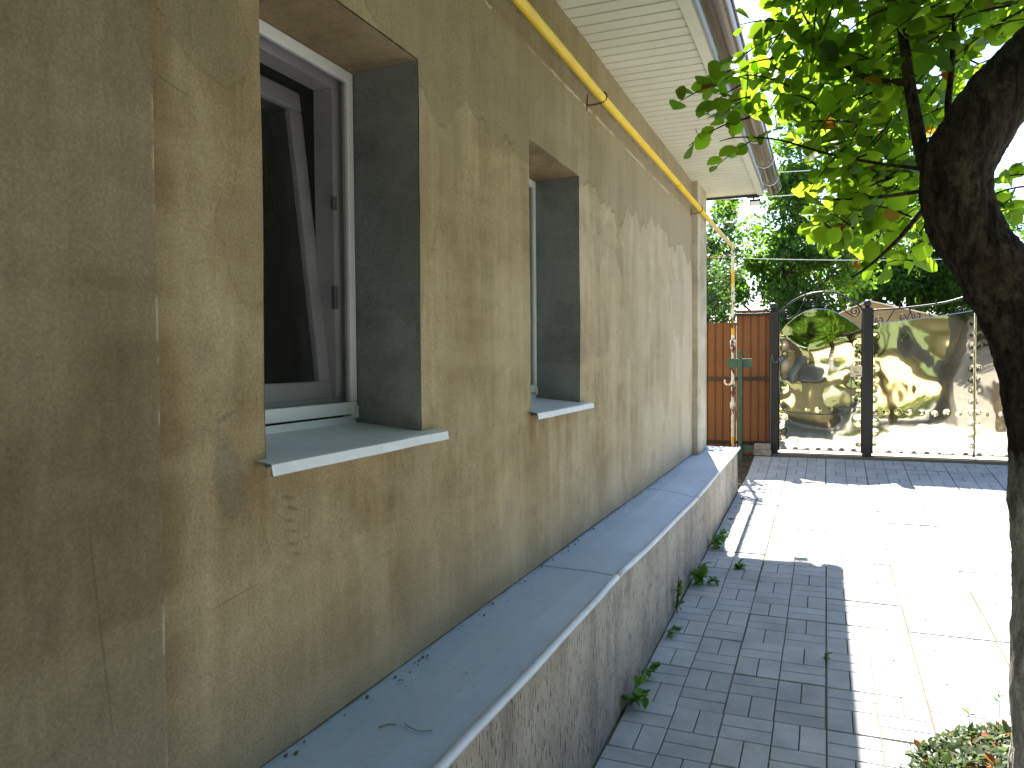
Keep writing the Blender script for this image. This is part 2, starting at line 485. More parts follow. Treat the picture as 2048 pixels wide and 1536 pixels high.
def m_pipe():
    t = NT('yellow_gas_paint')
    x, y, z = t.sep()
    c = t.mix(t.ramp(t.noise(5, 5, 0.6), [(0.35, 0.0), (0.65, 1.0)]), (0.74, 0.46, 0.008), (0.82, 0.55, 0.015))
    # the length beyond the corner turns a paler peach
    c = t.mix(t.ramp(t.math('MULTIPLY', y, 0.1), [(0.74, 0.0), (0.775, 0.8)]), c, (0.66, 0.47, 0.27))
    n = t.noise(26, 6, 0.65)
    c = t.mix(t.ramp(n, [(0.64, 0.0), (0.68, 0.8)]), c, (0.16, 0.12, 0.03))
    t.col(c); t.rough(0.45)
    t.bump(n, 0.2, 0.003)
    return t.m
MAT['pipe'] = m_pipe()

def m_riser():
    t = NT('peeling_gas_paint')
    n = t.noise(13, 6, 0.7, vec=t.map((1, 1, 0.6)))
    m = t.noise(5, 4, 0.6, vec=t.map((1, 1, 0.8), (3, 3, 3)))
    c = t.mix(t.ramp(m, [(0.53, 0.0), (0.58, 1.0)]), (0.72, 0.70, 0.60), (0.75, 0.42, 0.02))
    c = t.mix(t.ramp(n, [(0.52, 0.0), (0.55, 1.0)]), c, (0.10, 0.055, 0.03))
    t.col(c); t.rough(0.7)
    t.bump(n, 0.4, 0.004)
    return t.m
MAT['riser'] = m_riser()
MAT['green'] = simple('green_paint', (0.025, 0.085, 0.055), 0.55, 0.3, 14, bump=0.2)

def m_fence():
    t = NT('orange_profiled_sheet')
    x, y, z = t.sep()
    c = t.mix(t.ramp(t.noise(3, 5), [(0.3, 0.0), (0.7, 1.0)]), (0.155, 0.052, 0.012), (0.185, 0.067, 0.015))
    c = t.mix(t.math('MULTIPLY', t.math('SUBTRACT', 1.0, z, clamp=True), 0.5), c, (0.19, 0.085, 0.04))
    c = t.mix(t.ramp(t.noise(28, 5), [(0.6, 0.0), (0.7, 0.4)]), c, (0.12, 0.06, 0.03))
    t.col(c); t.rough(0.55)
    return t.m
MAT['fence'] = m_fence()

def m_mirror():
    t = NT('polished_gold_steel')
    n = t.noise(7, 5, 0.6)
    t.col(t.mix(t.ramp(n, [(0.3, 0.0), (0.7, 1.0)]), (0.72, 0.66, 0.53), (0.77, 0.71, 0.58)))
    t.metal(1.0)
    t.rough(t.ramp(t.noise(4, 4), [(0.3, 0.015), (0.7, 0.05)]))
    sc = t.noise(1.0, 3, 0.5, vec=t.map((5, 5, 60)))
    t.bump(sc, 0.006, 0.002)
    return t.m
MAT['mirror'] = m_mirror()

def m_bark(name, wash_z, c0=(0.028, 0.023, 0.018), c1=(0.10, 0.085, 0.065)):
    t = NT(name)
    x, y, z = t.sep()
    n = t.noise(1.0, 8, 0.7, vec=t.map((34, 34, 9)), dist=0.9)
    c = t.mix(t.ramp(n, [(0.40, 0.0), (0.66, 1.0)]), c0, c1)
    li = t.noise(8, 6, 0.7)
    c = t.mix(t.ramp(li, [(0.56, 0.0), (0.64, 0.6)]), c, (0.15, 0.14, 0.085))
    c = t.mix(t.ramp(t.noise(6, 5, 0.7, vec=t.map((1, 1, 1), (7, 2, 4))), [(0.62, 0.0), (0.70, 0.22)]), c, (0.14, 0.075, 0.04))
    if wash_z > 0:
        # old lime wash on the lower trunk, worn ragged
        w = t.math('ADD', t.math('MULTIPLY', t.math('SUBTRACT', wash_z, z), 3.2), t.math('MULTIPLY', t.math('SUBTRACT', t.noise(10, 7, 0.7), 0.5), 2.2))
        wash = t.mix(t.ramp(n, [(0.35, 0.0), (0.6, 1.0)]), (0.34, 0.335, 0.31), (0.62, 0.62, 0.59))
        c = t.mix(t.math('MULTIPLY', t.ramp(w, [(-0.1, 0.0), (0.6, 1.0)]), 0.95), c, wash)
    c = t.mix(1.0, c, t.ramp(t.noise(70, 6, 0.75, vec=t.map((1, 1, 0.5))), [(0.3, 0.55), (0.7, 1.45)]), 'MULTIPLY')
    t.col(c); t.rough(0.95); t.spec(0.1)
    t.bump(t.math('ADD', n, t.math('MULTIPLY', t.noise(80, 6, 0.75), 0.6)), 1.0, 0.02)
    return t.m
MAT['bark'] = m_bark('fruit_tree_bark', 1.28)
MAT['bark2'] = m_bark('background_bark', -1)
MAT['leaf'] = leaf_mat('fruit_leaf', (0.04, 0.10, 0.014), (0.29, 0.50, 0.02), (0.30, 0.10, 0.02), 0.58)
MAT['leaf_far'] = leaf_mat('dense_leaf', (0.038, 0.09, 0.022), (0.20, 0.40, 0.025), (0.30, 0.20, 0.02), 0.42)
MAT['leaf_shade'] = leaf_mat('added_shade_leaf', (0.035, 0.07, 0.02), (0.05, 0.08, 0.02), (0.2, 0.12, 0.03), 0.3)  # dark, barely translucent, so the added trees block light without a green cast
MAT['leaf_blue'] = leaf_mat('hanging_leaf', (0.045, 0.095, 0.045), (0.10, 0.20, 0.03), (0.2, 0.2, 0.03), 0.4)
MAT['weed'] = leaf_mat('weed_leaf', (0.085, 0.21, 0.03), (0.13, 0.26, 0.02), (0.36, 0.24, 0.03), 0.4)
MAT['cover'] = leaf_mat('cover_leaf', (0.07, 0.105, 0.05), (0.10, 0.15, 0.04), (0.34, 0.12, 0.03), 0.4)
MAT['petal'] = leaf_mat('petal', (0.45, 0.20, 0.55), (0.5, 0.2, 0.55), (0.5, 0.2, 0.55), 0.4)
MAT['yellow_wall'] = simple('yellow_house_paint', (0.76, 0.66, 0.36), 0.9, 0.08, 2)
MAT['slate'] = simple('asbestos_sheet', (0.34, 0.30, 0.27), 0.9, 0.25, 8, bump=0.3)
MAT['steel'] = simple('steel', (0.45, 0.45, 0.46), 0.35, 0.1, 10, metal=0.9)

# ------------------------------------------------------------------ ground
def gz(y):
    return float(np.interp(y, [-30, -5, 3, 7.9, 8.7, 9.85, 11, 60], [-0.45, -0.32, 0, 0.20, 0.22, 0.345, 0.35, 0.35]))

def sheet(name, x0, x1, ys, dz, mat, nx=1):
    m = MB()
    xs = [x0 + (x1-x0)*i/nx for i in range(nx+1)]
    g = [[m.bm.verts.new((x, y, gz(y)+dz)) for x in xs] for y in ys]
    for j in range(len(ys)-1):
        for i in range(nx):
            m.bm.faces.new((g[j][i], g[j][i+1], g[j+1][i+1], g[j+1][i]))
    o = m.build(name, mat)
    o['kind'] = 'structure'
    return o

sheet('ground', -400, 400, [-400, -60, -30, -5, 3, 7.9, 8.7, 9.85, 11, 60, 400], -0.05, MAT['land'], 4)
sheet('road', -60, 60, [10.03, 11, 13, 15.5], -0.006, MAT['road'], 2)
sheet('soil', -1.9, -0.79, [7.3, 7.9, 8.7, 9.4, 9.95], -0.03, MAT['soil'], 3)

def paving():
    V, Fc, tone = [], [], []
    mods = 0.2
    X0, Y0 = -0.39, 3.28
    def brick(x0, x1, y0, y1, dz, tx, ty, tn):
        ch, dp = 0.0022, 0.022
        b = len(V)
        xc, yc = (x0+x1)/2, (y0+y1)/2
        def zz(x, y): return gz(y) + dz + tx*(x-xc) + ty*(y-yc)
        for ins, d in ((ch, 0.0), (0.0, -0.0028), (0.0, -dp)):
            for (x, y) in ((x0+ins, y0+ins), (x1-ins, y0+ins), (x1-ins, y1-ins), (x0+ins, y1-ins)):
                V.append((x, y, zz(x, y) + d))
        Fc.append((b, b+1, b+2, b+3))
        for k in range(4):
            q = (k+1) % 4
            Fc.append((b+4+k, b+4+q, b+q, b+k))
            Fc.append((b+8+k, b+8+q, b+4+q, b+4+k))
        tone.extend([tn]*9)
    R = random.Random(3)
    for sj in range(-24, 17):
        for si in range(-1, 13):
            dz = R.gauss(0, 0.0016); tx = R.gauss(0, 0.006); ty = R.gauss(0, 0.005)
            st = R.random()
            ox, oy = R.gauss(0, 0.0012), R.gauss(0, 0.0016)
            jx, jy = R.uniform(0.0030, 0.0050), (R.uniform(0.0055, 0.0075) if sj % 3 == 0 else R.uniform(0.0020, 0.0036))
            sx0 = X0 + si*0.4 + ox; sy0 = Y0 + sj*0.4 + oy
            if sy0 + 0.4 > 9.93: continue
            xc = sx0 + 0.2; yc = sy0 + 0.2
            for a in range(2):
                for b in range(2):
                    ix, iy = si*2 + a, sj*2 + b
                    x0, y0 = sx0 + a*mods, sy0 + b*mods
                    x1, y1 = x0 + mods, y0 + mods
                    gI = 0.0024
                    lx = jx if a == 0 else gI; hx = jx if a == 1 else gI
                    ly = jy if b == 0 else gI; hy = jy if b == 1 else gI
                    def br(p0, p1, q0, q1):
                        cx, cy = (p0+p1)/2, (q0+q1)/2
                        brick(p0, p1, q0, q1, dz + tx*(cx-xc) + ty*(cy-yc), tx, ty, min(1, max(0, 0.35 + 0.5*(st-0.5) + R.gauss(0, 0.07) + (0.12 if ix < -1 else 0))))
                    if (ix + iy) % 2 == 0:
                        mx = (x0+x1)/2
                        br(x0+lx, mx-gI, y0+ly, y1-hy); br(mx+gI, x1-hx, y0+ly, y1-hy)
                    else:
                        my = (y0+y1)/2
                        br(x0+lx, x1-hx, y0+ly, my-gI); br(x0+lx, x1-hx, my+gI, y1-hy)
    me = bpy.data.meshes.new('paving')
    me.from_pydata(V, [], Fc)
    at = me.attributes.new('tone', 'FLOAT', 'FACE')
    at.data.foreach_set('value', tone)
    me.materials.append(MAT['brick'])
    o = link('paving', me)
    o['kind'] = 'structure'
paving()
sheet('paving_bed', -0.80, 4.85, list(np.arange(-6.4, 9.95, 0.15)) + [9.93], -0.0075, MAT['joint'], 1)

# ------------------------------------------------------------------ house
HX, HY1 = -1.12, 7.64
house = empty('house', (-1.12, 3.0, 0.0), 'tan rendered house with white soffit, brown gutter and two deep windows', 'house')
WIN = [(1.335, 2.03, 1.30, 2.39), (2.95, 3.64, 1.30, 2.40)]

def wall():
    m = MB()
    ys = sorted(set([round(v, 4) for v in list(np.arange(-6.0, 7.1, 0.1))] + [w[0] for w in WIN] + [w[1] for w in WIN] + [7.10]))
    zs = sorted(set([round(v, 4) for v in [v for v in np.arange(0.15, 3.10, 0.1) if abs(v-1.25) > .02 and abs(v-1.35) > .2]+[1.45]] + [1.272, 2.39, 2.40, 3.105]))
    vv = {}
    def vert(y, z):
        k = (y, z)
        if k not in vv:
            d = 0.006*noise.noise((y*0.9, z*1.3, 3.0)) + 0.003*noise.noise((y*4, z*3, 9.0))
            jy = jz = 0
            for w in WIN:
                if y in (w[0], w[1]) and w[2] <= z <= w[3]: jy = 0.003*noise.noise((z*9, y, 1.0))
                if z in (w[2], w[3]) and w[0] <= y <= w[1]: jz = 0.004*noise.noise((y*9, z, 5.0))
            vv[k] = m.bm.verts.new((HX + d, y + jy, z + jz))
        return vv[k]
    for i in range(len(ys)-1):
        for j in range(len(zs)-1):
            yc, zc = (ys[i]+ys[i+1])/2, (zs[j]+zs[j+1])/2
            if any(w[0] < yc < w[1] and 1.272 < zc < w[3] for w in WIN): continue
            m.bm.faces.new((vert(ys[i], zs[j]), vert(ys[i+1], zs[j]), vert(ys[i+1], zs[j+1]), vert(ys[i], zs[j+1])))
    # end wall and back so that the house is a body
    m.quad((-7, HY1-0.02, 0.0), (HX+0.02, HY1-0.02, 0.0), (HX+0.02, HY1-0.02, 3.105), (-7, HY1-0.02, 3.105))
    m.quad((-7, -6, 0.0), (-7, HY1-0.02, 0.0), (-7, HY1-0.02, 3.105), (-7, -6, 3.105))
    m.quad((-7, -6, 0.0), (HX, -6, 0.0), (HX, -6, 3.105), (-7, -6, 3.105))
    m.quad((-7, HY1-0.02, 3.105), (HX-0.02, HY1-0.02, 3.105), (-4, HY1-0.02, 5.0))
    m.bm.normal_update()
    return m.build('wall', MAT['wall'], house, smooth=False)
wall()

def pilaster(y0, y1, x1, name='pilaster', mat='pil'):
    m = MB()
    n = 26
    zs = [0.55 + (3.10-0.55)*i/n for i in range(n+1)]
    def prof(z):
        a = 0.0022*noise.noise((z*8, y1, 2)); b = 0.0022*noise.noise((z*8, y0, 7))
        return [(HX-0.02, y0+b), (x1-0.004, y0+b), (x1, y0+0.004+b), (x1 + 0.002*noise.noise((z*2, 1, 1)), (y0+y1)/2), (x1, y1-0.004+a), (x1-0.004, y1+a), (HX-0.02, y1+a)]
    rows = [[m.bm.verts.new((p[0], p[1], z)) for p in prof(z)] for z in zs]
    for i in range(n):
        for k in range(6):
            m.bm.faces.new((rows[i][k], rows[i][k+1], rows[i+1][k+1], rows[i+1][k]))
    return m.build(name, MAT[mat], house)
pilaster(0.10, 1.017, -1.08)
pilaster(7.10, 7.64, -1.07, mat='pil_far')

def reveals(w):
    y0, y1, z0, z1 = w
    XF = -1.40
    m = MB()
    n = 10
    for k in range(n):                       # far and near cheeks in strips, slightly uneven
        za, zb = z0 - 0.05 + (z1-z0+0.05)*k/n, z0 - 0.05 + (z1-z0+0.05)*(k+1)/n
        m.quad((HX-0.001, y1, za), (XF, y1+0.006, za), (XF, y1+0.006, zb), (HX-0.001, y1, zb))
    bmesh.ops.remove_doubles(m.bm, verts=m.bm.verts, dist=0.0005)
    m.build('window_reveal', MAT['reveal'], house)
    m = MB()
    m.quad((HX-0.001, y0, z0-0.05), (XF, y0-0.006, z0-0.05), (XF, y0-0.006, z1), (HX-0.001, y0, z1))
    m.build('window_reveal', MAT['reveal'], house)
    m = MB()
    m.quad((HX-0.001, y0, z1), (HX-0.001, y1, z1), (XF, y1+0.006, z1-0.006), (XF, y0-0.006, z1-0.006))
    m.build('window_head', MAT['head'], house)

def window(w, tilt):
    y0, y1, z0, z1 = w
    zb = z0 + 0.035
    m = MB()                                  # pvc frame of the window itself
    fx0, fx1 = -1.455, -1.385
    for (a, b, c, d) in ((y0, y1, zb, zb+0.055), (y0, y1, z1-0.06, z1-0.004), (y0, y0+0.055, zb+0.0553, z1-0.0603), (y1-0.055, y1+0.004, zb+0.0553, z1-0.0603)):
        m.box(fx0, fx1, a, b, c, d, 0.004)
    win = m.build('window', MAT['frame'], house)
    # insect screen clipped on the outside
    m = MB()
    sx0, sx1 = -1.368, -1.346
    sy0, sy1 = y0+0.003, y1-0.001
    for (a, b, c, d) in ((sy0, sy1, zb+0.004, zb+0.042), (sy0, sy1, z1-0.042, z1-0.008), (sy0, sy0+0.032, zb+0.0423, z1-0.0423), (sy1-0.032, sy1, zb+0.0423, z1-0.0423)):
        m.box(sx0, sx1, a, b, c, d, 0.003)
    m.box(sx0-0.012, sx1+0.004, sy1-0.026, sy1+0.002, zb-0.008, zb+0.03, 0.002)
    sc = m.build('screen_frame', MAT['white'], win)
    m = MB()
    m.quad((-1.357, sy0+0.03, zb+0.04), (-1.357, sy1-0.03, zb+0.04), (-1.357, sy1-0.03, z1-0.04), (-1.357, sy0+0.03, z1-0.04))
    m.build('insect_mesh', MAT['mesh'], win)
    # sash (tilted into the room about its lower edge)
    ax = (Vector((math.cos(tilt), 0, math.sin(tilt))), Vector((0, 1, 0)), Vector((-math.sin(tilt), 0, math.cos(tilt))))
    base = Vector((-1.425, 0, zb+0.045))
    a0, a1, h = y0+0.045, y1-0.045, (z1-zb) - 0.10
    def P(u, y, v): return base + ax[0]*u + Vector((0, y, 0)) + ax[2]*v
    m = MB()
    fw = 0.060
    for (ya, yb, va, vb) in ((a0, a1, 0, fw), (a0, a1, h-fw, h), (a0, a0+fw, fw+.0003, h-fw-.0003), (a1-fw, a1, fw+.0003, h-fw-.0003)):
        c = P(0, (ya+yb)/2, (va+vb)/2)
        m.obox(c, ax, (0.025, (yb-ya)/2, (vb-va)/2), 0.006)
    m.build('sash', MAT['frame'], win)
    m = MB()
    m.obox(P(0.0, (a0+a1)/2, h/2), ax, (0.006, (a1-a0)/2-fw+0.004, h/2-fw+0.004))
    m.build('pane', MAT['glass'], win)
    for ha, hb in ((0.36, 0.43), (0.66, 0.70)):   # hinge keeps on the far jamb
        m = MB(); m.box(-1.384, -1.372, y1-0.075, y1-0.056, z0+ha, z0+hb, 0.002); m.build('hinge', MAT['steel'], win)
    # room behind
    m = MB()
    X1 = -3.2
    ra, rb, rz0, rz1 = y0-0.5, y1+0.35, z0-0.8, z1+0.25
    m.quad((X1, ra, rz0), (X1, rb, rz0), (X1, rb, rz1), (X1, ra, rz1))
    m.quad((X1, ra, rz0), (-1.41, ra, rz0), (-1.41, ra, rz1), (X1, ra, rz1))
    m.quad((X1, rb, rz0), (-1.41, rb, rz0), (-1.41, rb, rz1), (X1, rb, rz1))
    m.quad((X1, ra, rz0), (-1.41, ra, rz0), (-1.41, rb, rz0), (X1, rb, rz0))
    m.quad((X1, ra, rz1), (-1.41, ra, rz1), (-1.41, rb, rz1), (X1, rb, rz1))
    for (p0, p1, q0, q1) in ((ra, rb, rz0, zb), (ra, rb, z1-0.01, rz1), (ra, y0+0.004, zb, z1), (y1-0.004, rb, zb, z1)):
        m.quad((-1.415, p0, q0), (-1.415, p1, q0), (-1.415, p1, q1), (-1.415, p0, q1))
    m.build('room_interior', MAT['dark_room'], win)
    # folded sheet sill
    m = MB()
    e0, e1 = y0-0.035, y1+0.085
    n = 12
    def row(y, inside):
        d = 0.002*noise.noise((y*6, 0, 0))
        return [(-1.352, y, z0+0.033), (-1.350, y, z0+0.012), (-1.09, y, z0-0.012+d), (-1.077, y+0.0, z0-0.016+d), (-1.073, y, z0-0.040+d), (-1.079, y, z0-0.040+d), (-1.081, y, z0-0.020+d), (-1.11, y, z0-0.017+d)]
    def clampy(y, lo, hi): return min(max(y, lo), hi)
    rows = []
    for k in range(n+1):
        y = e0 + (e1-e0)*k/n
        r = row(y, True)
        r = [(p[0], clampy(p[1], y0+0.002, y1-0.002) if p[0] < -1.125 else p[1], p[2]) for p in r]
        rows.append([m.bm.verts.new(p) for p in r])
    # inner run kept inside the reveal: the wide lip only in front of the wall
    for k in range(n):
        for q in range(7):
            m.bm.faces.new((rows[k][q], rows[k][q+1], rows[k+1][q+1], rows[k+1][q]))
    bmesh.ops.remove_doubles(m.bm, verts=m.bm.verts, dist=0.0002)
    m.build('sill', MAT['sill'], win)
    return win
for w, tl in zip(WIN, (0.115, 0.0)):
    reveals(w)
    window(w, tl)

# plinth, coping sheets
def edge_z(y):
    return float(np.interp(y, [-6, 1.4, 2.1, 3.03, 3.6, 4.4, 5.13, 6.0, 7.2, 7.86], [0.61, 0.607, 0.607, 0.617, 0.600, 0.592, 0.583, 0.597, 0.612, 0.622]))
def plinth():
    m = MB()
    ys = list(np.arange(-6, 7.83, 0.15)) + [7.83]
    def fx(y): return -0.795 + 0.006*noise.noise((y*0.8, 2, 0))
    lo = [m.bm.verts.new((fx(y), y, gz(y)-0.06)) for y in ys]
    hi = [m.bm.verts.new((fx(y)-0.006, y, edge_z(y)-0.012)) for y in ys]
    for i in range(len(ys)-1):
        m.bm.faces.new((lo[i], lo[i+1], hi[i+1], hi[i]))
    m.quad((-1.13, 7.83, 0.1), (fx(7.83), 7.83, 0.1), (fx(7.83)-.006, 7.83, 0.55), (-1.13, 7.83, 0.55))
    m.build('plinth', MAT['plinth'], house)
plinth()

def coping(y0, y1):
    m = MB()
    n = max(4, int((y1-y0)/0.12))
    prof = []
    for k in range(n+1):
        y = y0 + (y1-y0)*k/n
        ez = edge_z(y) + 0.0025*noise.noise((y*5, 0, 4))
        ex = -0.776 + 0.005*noise.noise((y*1.7, 3, 0))
        bz = 0.628 + 0.003*noise.noise((y*2, 1, 8))
        prof.append([(-1.135, y, bz), (-1.02, y, bz-0.002), (-0.90, y, (bz+ez)/2+0.002), (ex-0.012, y, ez), (ex-0.012, y, ez-0.022)])
    rows = [[m.bm.verts.new(p) for p in r] for r in prof]
    for k in range(n):
        for q in range(4):
            f = m.bm.faces.new((rows[k][q], rows[k][q+1], rows[k+1][q+1], rows[k+1][q]))
    for r in (rows[0], rows[-1]):
        b = [m.bm.verts.new((v.co.x, v.co.y, v.co.z - 0.02)) for v in r[:4]]
        for q in range(3):
            m.bm.faces.new((r[q], r[q+1], b[q+1], b[q]))
    cp = m.build('coping_sheet', MAT['coping'], house)
    m = MB()
    pts = [(p[3][0]+0.003, p[3][1], p[3][2]-0.004) for p in prof]
    m.tube(pts, 0.0135, 10)
    m.build('edge_trim', MAT['trim'], cp)
for a, b in ((-6, -1.0), (-0.99, 1.0), (1.01, 3.043), (3.054, 5.13), (5.142, 7.19), (7.20, 7.86)):
    coping(a, b)
def gap():
    m = MB()
    R = random.Random(5)
    ys = list(np.arange(-1, 7.85, 0.035))
    a, b = [], []
    for y in ys:
        xw = -1.118 if not 7.1 < y < 7.64 and not .1 < y < 1.02 else -1.07 if y > 3 else -1.08
        a.append(m.bm.verts.new((xw-0.02, y, 0.6335)))
        b.append(m.bm.verts.new((xw + 0.0015 + 0.007*abs(noise.noise((y*7, 0, 0))) + R.random()*0.0015, y, 0.6325)))
    for i in range(len(ys)-1):
        m.bm.faces.new((a[i], a[i+1], b[i+1], b[i]))
    for _ in range(90):                       # crumbs of mortar lying in the corner
        y = R.uniform(0.9, 7.6); x = -1.105 + abs(R.gauss(0, 0.02)); s = R.uniform(0.0012, 0.0035)
        m.obox((x, y, 0.632), (Vector((1, .3, 0)).normalized(), Vector((-.3, 1, 0)).normalized(), Vector((0, 0, 1))), (s, s*1.5, s*0.6))
    m.build('dirt_line', MAT['dirt'], house)
gap()

# soffit boards, fascia, roof, gutter
def soffit():
    m = MB()
    y = -6.0
    x0, x1 = -1.14, -0.605
    z = 3.10
    pts = []
    while y < 7.86:
        y2 = min(y + 0.1, 7.88)
        pts += [(y, z+0.006), (y+0.004, z), (y2-0.012, z), (y2-0.008, z+0.006)]
        y = y + 0.1
    a = [m.bm.verts.new((x0, p[0], p[1])) for p in pts]
    b = [m.bm.verts.new((x1, p[0], p[1])) for p in pts]
    for i in range(len(pts)-1):
        m.bm.faces.new((a[i], b[i], b[i+1], a[i+1]))
    m.build('soffit', MAT['soffit'], house)
    m = MB()
    m.box(-0.615, -0.560, -6, 7.885, 3.085, 3.0965, 0.002)
    m.box(-0.585, -0.560, -6, 7.885, 3.097, 3.27, 0.002)
    m.build('fascia', MAT['soffit'], house)
    m = MB()
    m.box(-1.30, -0.57, 7.878, 7.918, 3.082, 3.0955, 0.002)
    m.build('verge_trim', MAT['black_metal'], house)
    m = MB()
    pf = [(-0.586, 3.0975), (-0.51, 3.215), (-4.0, 5.05), (-4.0, 3.0975)]
    f0 = [m.bm.verts.new((p[0], 7.890, p[1])) for p in pf]; f1 = [m.bm.verts.new((p[0], 7.912, p[1])) for p in pf]
    m.bm.faces.new(f0); m.bm.faces.new(f1[::-1])
    for k in range(4): m.bm.faces.new((f0[k], f1[k], f1[(k+1) % 4], f0[(k+1) % 4]))
    m.build('verge_board', MAT['soffit'], house)
    # roof plane of profiled sheet
    m = MB()
    ys = list(np.arange(-6.2, 7.951, 0.06))
    lo, hi = [], []
    for y in ys:
        w = 0.012*math.sin(y*2*math.pi/0.24)
        lo.append(m.bm.verts.new((-0.50, y, 3.225+w))); hi.append(m.bm.verts.new((-4.2, y, 5.15+w)))
    for i in range(len(ys)-1):
        m.bm.faces.new((lo[i], lo[i+1], hi[i+1], hi[i]))
    m.quad((-4.2, -6.2, 5.15), (-4.2, 7.95, 5.15), (-8, 7.95, 3.2), (-8, -6.2, 3.2))
    m.build('roof', MAT['roof'], house)
    # half-round gutter with a stop end
    m = MB()
    cx, cz, r = -0.475, 3.150, 0.068
    seg = 14
    ys = [-6, 0, 2, 3.5, 5, 6.5, 7.93]
    def ring(y, rr):
        return [m.bm.verts.new((cx + rr*math.cos(math.pi + math.pi*k/seg), y, cz + 0.004*(7.9-y)/8 + rr*math.sin(math.pi + math.pi*k/seg))) for k in range(seg+1)]
    ro = [ring(y, r) for y in ys]; ri = [ring(y, r-0.004) for y in ys]
    for i in range(len(ys)-1):
        for k in range(seg):
            f = m.bm.faces.new((ro[i][k], ro[i][k+1], ro[i+1][k+1], ro[i+1][k])); f.smooth = True
            f = m.bm.faces.new((ri[i][k], ri[i+1][k], ri[i+1][k+1], ri[i][k+1])); f.smooth = True
        for k in (0, seg):
            m.bm.faces.new((ro[i][k], ro[i+1][k], ri[i+1][k], ri[i][k]))
    m.bm.faces.new(ro[-1])
    for k in range(seg): m.bm.faces.new((ro[0][k], ro[0][k+1], ri[0][k+1], ri[0][k]))
    m.tube([(cx + r + 0.002, y, cz + 0.004*(7.9-y)/8) for y in ys], 0.008, 8)
    g = m.build('gutter', MAT['gutter'], house)
    for y in (1.9, 2.7, 3.5, 4.35, 5.15, 5.95, 6.75, 7.45):
        m = MB()
        pts = [(cx + (r+0.003)*math.cos(math.pi + math.pi*k/16), y, cz + 0.001 + (r+0.003)*math.sin(math.pi + math.pi*k/16)) for k in range(17)]
        m.tube(pts, 0.0045, 6)
        m.build('gutter_bracket', MAT['white'], g)
soffit()

# ------------------------------------------------------------------ floodlight at the eave end
fl = empty('floodlight', (-0.66, 7.93, 3.05), 'small black floodlight hanging under the far end of the white eave', 'lamp')
m = MB(); m.box(-0.72, -0.60, 7.915, 7.925, 3.075, 3.095, 0.003); m.box(-0.664, -0.652, 7.912, 7.93, 3.04, 3.13, 0.002); m.build('bracket', MAT['black_metal'], fl)
m = MB(); m.obox((-0.645, 7.95, 3.035), (Vector((1,0,0)), Vector((0,.8,-.6)), Vector((0,.6,.8))), (0.05, 0.035, 0.012), 0.004); m.build('housing', MAT['black_metal'], fl)
m = MB(); m.obox((-0.645, 7.9405, 3.0225), (Vector((1,0,0)), Vector((0,.8,-.6)), Vector((0,.6,.8))), (0.043, 0.028, 0.002)); m.build('lens', MAT['white'], fl)

# ------------------------------------------------------------------ gas pipe
gp = empty('gas_pipe', (-1.02, 9.56, 0.35), 'yellow gas pipe running under the eave to a peeling rusty riser by the orange fence', 'pipe')
m = MB()
pts = [(-1.04, y, 2.815 + 0.03*max(0, (y-4)/5.5) + 0.004*math.sin(y*1.3)) for y in np.arange(-3, 9.5, 0.25)]
pts += [(-1.04, 9.50, 2.845), (-1.035, 9.545, 2.838), (-1.03, 9.56, 2.80)]
m.tube(pts, 0.0215, 14)
for y in (2.2, 5.9): m.tube([(-1.04, y, 2.815+0.03*max(0, (y-4)/5.5)), (-1.04, y+0.03, 2.815+0.03*max(0, (y-4)/5.5))], 0.0235, 14)
m.build('pipe_run', MAT['pipe'], gp)
m = MB()
m.tube([(-1.03, 9.56, z) for z in np.arange(2.80, 0.2, -0.1)], 0.020, 12)
m.tube([(-1.03, 9.56, 1.72), (-1.03, 9.56, 1.62)], 0.031, 12)
m.tube([(-1.03, 9.56, 0.98), (-1.03, 9.56, 0.90)], 0.033, 12)
m.build('riser', MAT['riser'], gp)
m = MB()
m.tube(smooth_path([(-1.03, 9.53, 1.20), (-1.09, 9.52, 1.19), (-1.12, 9.52, 1.215), (-1.115, 9.52, 1.25)], 4), 0.011, 8)
m.tube([(-1.055, 9.56, 1.20), (-1.005, 9.56, 1.20)], 0.034, 10)
m.build('tap', MAT['riser'], gp)
for y in (3.78, 7.02, 0.6):
    z = 2.815 + 0.03*max(0, (y-4)/5.5)
    m = MB()
    m.tube(smooth_path([(-1.12, y-0.01, z-0.035), (-1.07, y-0.004, z-0.033), (-1.03, y, z-0.022), (-1.016, y, z+0.004), (-1.03, y, z+0.024)], 5), 0.0045, 6)
    m.tube([(-1.118, y-0.01, z-0.06), (-1.112, y-0.01, z+0.02)], 0.003, 6)
    m.build('clip', MAT['rusty'], gp)
m = MB(); m.tube([(-3.0, 9.50, 2.66), (-1.05, 9.55, 2.74)], 0.009, 8); m.build('branch_line', MAT['riser'], gp)

# green steel stay beside the riser
gs = empty('support_post', (-0.93, 9.45, 0.3), 'green steel stay post clamped to the rusty gas riser', 'post')
m = MB(); m.box(-0.955, -0.912, 9.44, 9.48, 0.18, 1.60, 0.003); m.build('stake', MAT['green'], gs)
m = MB(); m.box(-1.085, -0.80, 9.483, 9.495, 1.395, 1.50, 0.002); m.build('clamp_plate', MAT['green'], gs)
for x in (-0.86, -0.828):
    m = MB(); m.tube([(x, 9.478, 1.45), (x, 9.50, 1.45)], 0.012, 8); m.build('bolt', MAT['rusty'], gs)
m = MB(); m.box(-0.909, -0.79, 9.483, 9.495, 0.40, 0.47, 0.002); m.build('clamp_plate', MAT['green'], gs)

